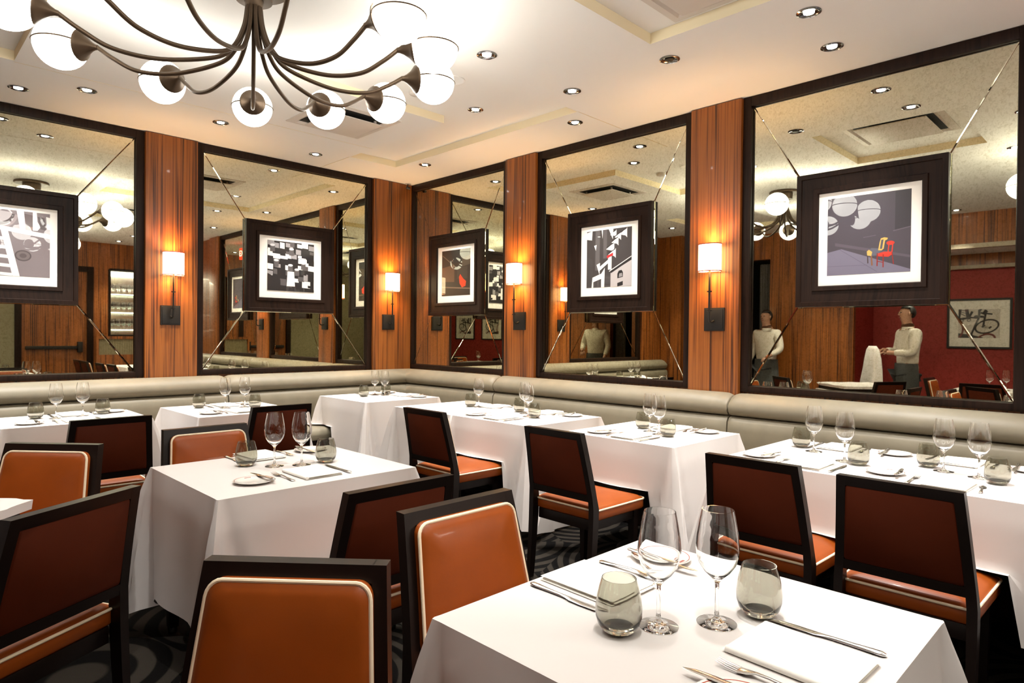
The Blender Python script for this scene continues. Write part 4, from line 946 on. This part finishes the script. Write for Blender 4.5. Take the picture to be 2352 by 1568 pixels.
def waiter(loc, rz, label, armpose, k=1.0):
    r = empty('person', loc, rz, label, 'person', 'waiters in white shirts'); r.scale = (k,k,k)
    # faces local +y; heights for a 1.80 m man
    V = [(0,0,.96),(0,.0,1.08),(0,.0,1.24),(0,-.01,1.40),(0,-.005,1.50),(0,.012,1.57)]; E = [(0,1),(1,2),(2,3),(3,4),(4,5)]
    Rr = [(.165,.115),(.155,.105),(.175,.115),(.165,.105),(.062,.062),(.056,.058)]
    def add(p, par, rr_): V.append(p); Rr.append(rr_); E.append((par, len(V)-1)); return len(V)-1
    hd = add((0,.03,1.63),5,(.066,.074)); hd = add((0,.03,1.70),hd,(.077,.092)); hd = add((0,.018,1.775),hd,(.068,.080))
    hands = []
    for s in (-1, 1):
        sh = add((s*.19,-.01,1.44),3,(.062,.062)); el = add(armpose[s][0],sh,.046); wr = add(armpose[s][1],el,.030)
        h = Vector(armpose[s][1])-Vector(armpose[s][0]); h.normalize(); p = Vector(armpose[s][1])+h*.055; pa = add(tuple(p),wr,(.038,.020))
        hands.append((p, h, s))
        hp = add((s*.095,0,.90),0,(.10,.10)); kn = add((s*.105,.01,.50),hp,(.062,.062)); an = add((s*.11,-.015,.09),kn,(.042,.042)); add((s*.12,.13,.045),an,(.042,.035))
    body = skin_obj('body', V, E, Rr, skin_m, 0, r)
    # fingers and thumb, rooted in the palm and curled
    bm = bmesh.new(); bm.from_mesh(body.data)
    fm = MB()
    for p, h, s in hands:
        side = h.cross(Vector((0,0,1))); side = side.normalized() if side.length > .1 else Vector((1,0,0)); dn = Vector((0,0,-1)); dn = (dn-h*dn.dot(h)).normalized()
        for f, (o_, ln) in enumerate(((-.027,.070),(-.009,.080),(.009,.076),(.026,.060))):
            b = p+side*o_+h*.012; pts = [b, b+h*ln*.45+dn*.004, b+h*ln*.78+dn*.022, b+h*ln*.9+dn*.042]; fm.tube(smooth_path(pts,4), [.009]*8+[.0085]*4+[.006], skin_m, 8)
        b = p-side*.03*s-h*.02; fm.tube(smooth_path([b, b-side*.022*s+h*.025+dn*.01, b-side*.016*s+h*.055+dn*.03],4), [.011]*4+[.010]*4+[.007], skin_m, 8)
    # nose, ears, eyes, mouth relief
    fm.loft([[(x*sw, .110+yy, z) for x, yy in ((-1,0),(0,sy),(1,0),(0,-.02))] for z, sw, sy in ((1.725,.008,.004),(1.70,.011,.014),(1.682,.016,.024),(1.672,.010,.008))], skin_m)
    for s in (-1,1): fm.lathe([(.0,-.028),(.010,-.022),(.014,0),(.012,.020),(0,.030)], skin_m, 10, center=(s*.078,.02,1.695))
    fm.lathe([(0,-.006),(.018,-.002),(.018,.002),(0,.006)], mat('lips', (.33,.12,.09), .5), 10, center=(0,.102,1.645))
    for s in (-1,1): fm.lathe([(0,-.008),(.009,-.003),(.009,.003),(0,.008)], mat('eyes', (.03,.02,.015), .3), 10, center=(s*.032,.106,1.712))
    tmp = bpy.data.meshes.new('detail'); tmp.from_pydata(fm.v, [], fm.f); tmp.polygons.foreach_set('use_smooth', [True]*len(tmp.polygons))
    for m_ in fm.mats[1:]: body.data.materials.append(m_)
    tmp.polygons.foreach_set('material_index', fm.mi); bm.from_mesh(tmp); bm.to_mesh(body.data); bm.free(); bpy.data.meshes.remove(tmp)
    # hair: cap over the back and top of the skull
    hm = MB(); nu, nv = 28, 16; g = []
    for i in range(nv+1):
        ph = PI*i/nv
        for j in range(nu):
            th = 2*PI*j/nu; g.append((.086*math.sin(ph)*math.cos(th), .006+.103*math.sin(ph)*math.sin(th), 1.715+.104*math.cos(ph)))
    fs = []
    for i in range(nv):
        for j in range(nu):
            q = (i*nu+j, i*nu+(j+1) % nu, (i+1)*nu+(j+1) % nu, (i+1)*nu+j); c_ = [sum(g[k][d]/4 for k in q) for d in range(3)]
            if c_[2] > 1.765-.0 or (c_[1] < .012 and c_[2] > 1.70) or (c_[1] < -.035 and c_[2] > 1.635): fs.append(q)
    hm.add(g, fs, hair_m); ho = hm.build('hair', r, ang=180)
    bm = bmesh.new(); bm.from_mesh(ho.data); bmesh.ops.delete(bm, geom=[v for v in bm.verts if not v.link_faces], context='VERTS'); bmesh.ops.solidify(bm, geom=bm.faces[:], thickness=.012); bm.to_mesh(ho.data); bm.free()
    # shirt: torso and sleeves a little wider than the body
    SV = [V[0], V[1], V[2], V[3], (0,-.006,1.475)]; SE = [(0,1),(1,2),(2,3),(3,4)]; SR = [(.185,.135),(.178,.128),(.198,.135),(.185,.122),(.082,.080)]
    for s in (-1,1):
        i = len(SV); SV += [(s*.19,-.01,1.44), armpose[s][0], tuple(Vector(armpose[s][0])*.12+Vector(armpose[s][1])*.88)]; SE += [(3,i),(i,i+1),(i+1,i+2)]; SR += [.078,.060,.044]
    skin_obj('shirt', SV, SE, SR, shirt_m, 0, r)
    cm = MB(); cm.lathe([(.066,1.47),(.078,1.475),(.072,1.515),(.064,1.52)], shirt_m, 20, center=(0,.0,0)); cm.build('shirt_collar', r)
    TV = [(0,0,.985)]; TE = []; TR = [(.175,.128)]
    for s in (-1,1):
        i = len(TV); TV += [(s*.095,0,.86),(s*.105,.01,.50),(s*.11,-.01,.10)]; TE += [(0,i),(i,i+1),(i+1,i+2)]; TR += [(.115,.115),(.08,.08),(.068,.068)]
    skin_obj('trousers', TV, TE, TR, black_cloth, 0, r)
    am = MB(); rings = []
    for z, wx, wy in ((1.03,.19,.14),(.90,.20,.15),(.65,.215,.16),(.42,.23,.17)): rings.append([(wx*math.sin(a_), wy*math.cos(a_), z) for a_ in [(-2.0+4.0*j/20) for j in range(21)]])
    am.loft(rings, apron_m, cap=False, closed=False); am.build('apron', r, ang=180)
    for s in (-1,1):
        sm = MB(); sm.loft([[(s*.115+x*k_, .055+y*k_*1.0, z) for x, y in rrect(.095,.27,.04)] for z, k_ in ((0,.96),(.03,1.0),(.06,.85),(.085,.5))], chair_wood); sm.build('shoe', r, ang=60)
    return r
POSE1 = {-1: ((-.25,.03,1.18),(-.13,.24,1.20)), 1: ((.25,.04,1.17),(.10,.26,1.17))}
POSE2 = {-1: ((-.26,-.02,1.17),(-.24,.14,.96)), 1: ((.27,.0,1.18),(.20,.20,1.08))}
waiter((-5.58,-3.74,0), math.radians(-38), 'person in white shirt and dark apron holding a white cloth, in the right mirror', POSE1, 1.01)
waiter((-5.72,-1.72,0), math.radians(-75), 'person in white shirt by the dark doorway, cut by the right mirror frame', POSE2, 1.0)
# cloth held by the waiter
mb = MB(); rings = []
base = Vector((-5.58,-3.74,0)); a_ = math.radians(-38); fx = Vector((-math.sin(a_), math.cos(a_), 0)); sx_ = Vector((math.cos(a_), math.sin(a_), 0))
for z, hw, dp in ((1.27,.10,.03),(1.22,.17,.05),(1.10,.21,.07),(.95,.24,.075),(.80,.265,.085),(.66,.29,.09)):
    ring = []
    for j in range(40):
        th = 2*PI*j/40; rip = 1+.16*math.sin(th*7+z*3)*(1.30-z)*1.4+.07*math.sin(th*3+z*9)
        p = base+fx*(.45+dp*math.sin(th)*rip)+sx_*(hw*math.cos(th)*rip); ring.append((p.x, p.y, z))
    rings.append(ring)
mb.loft(rings, linen); tag(mb.build('held_tablecloth', ang=80), 'white cloth held up by the waiter, seen in the right mirror', 'tablecloth')
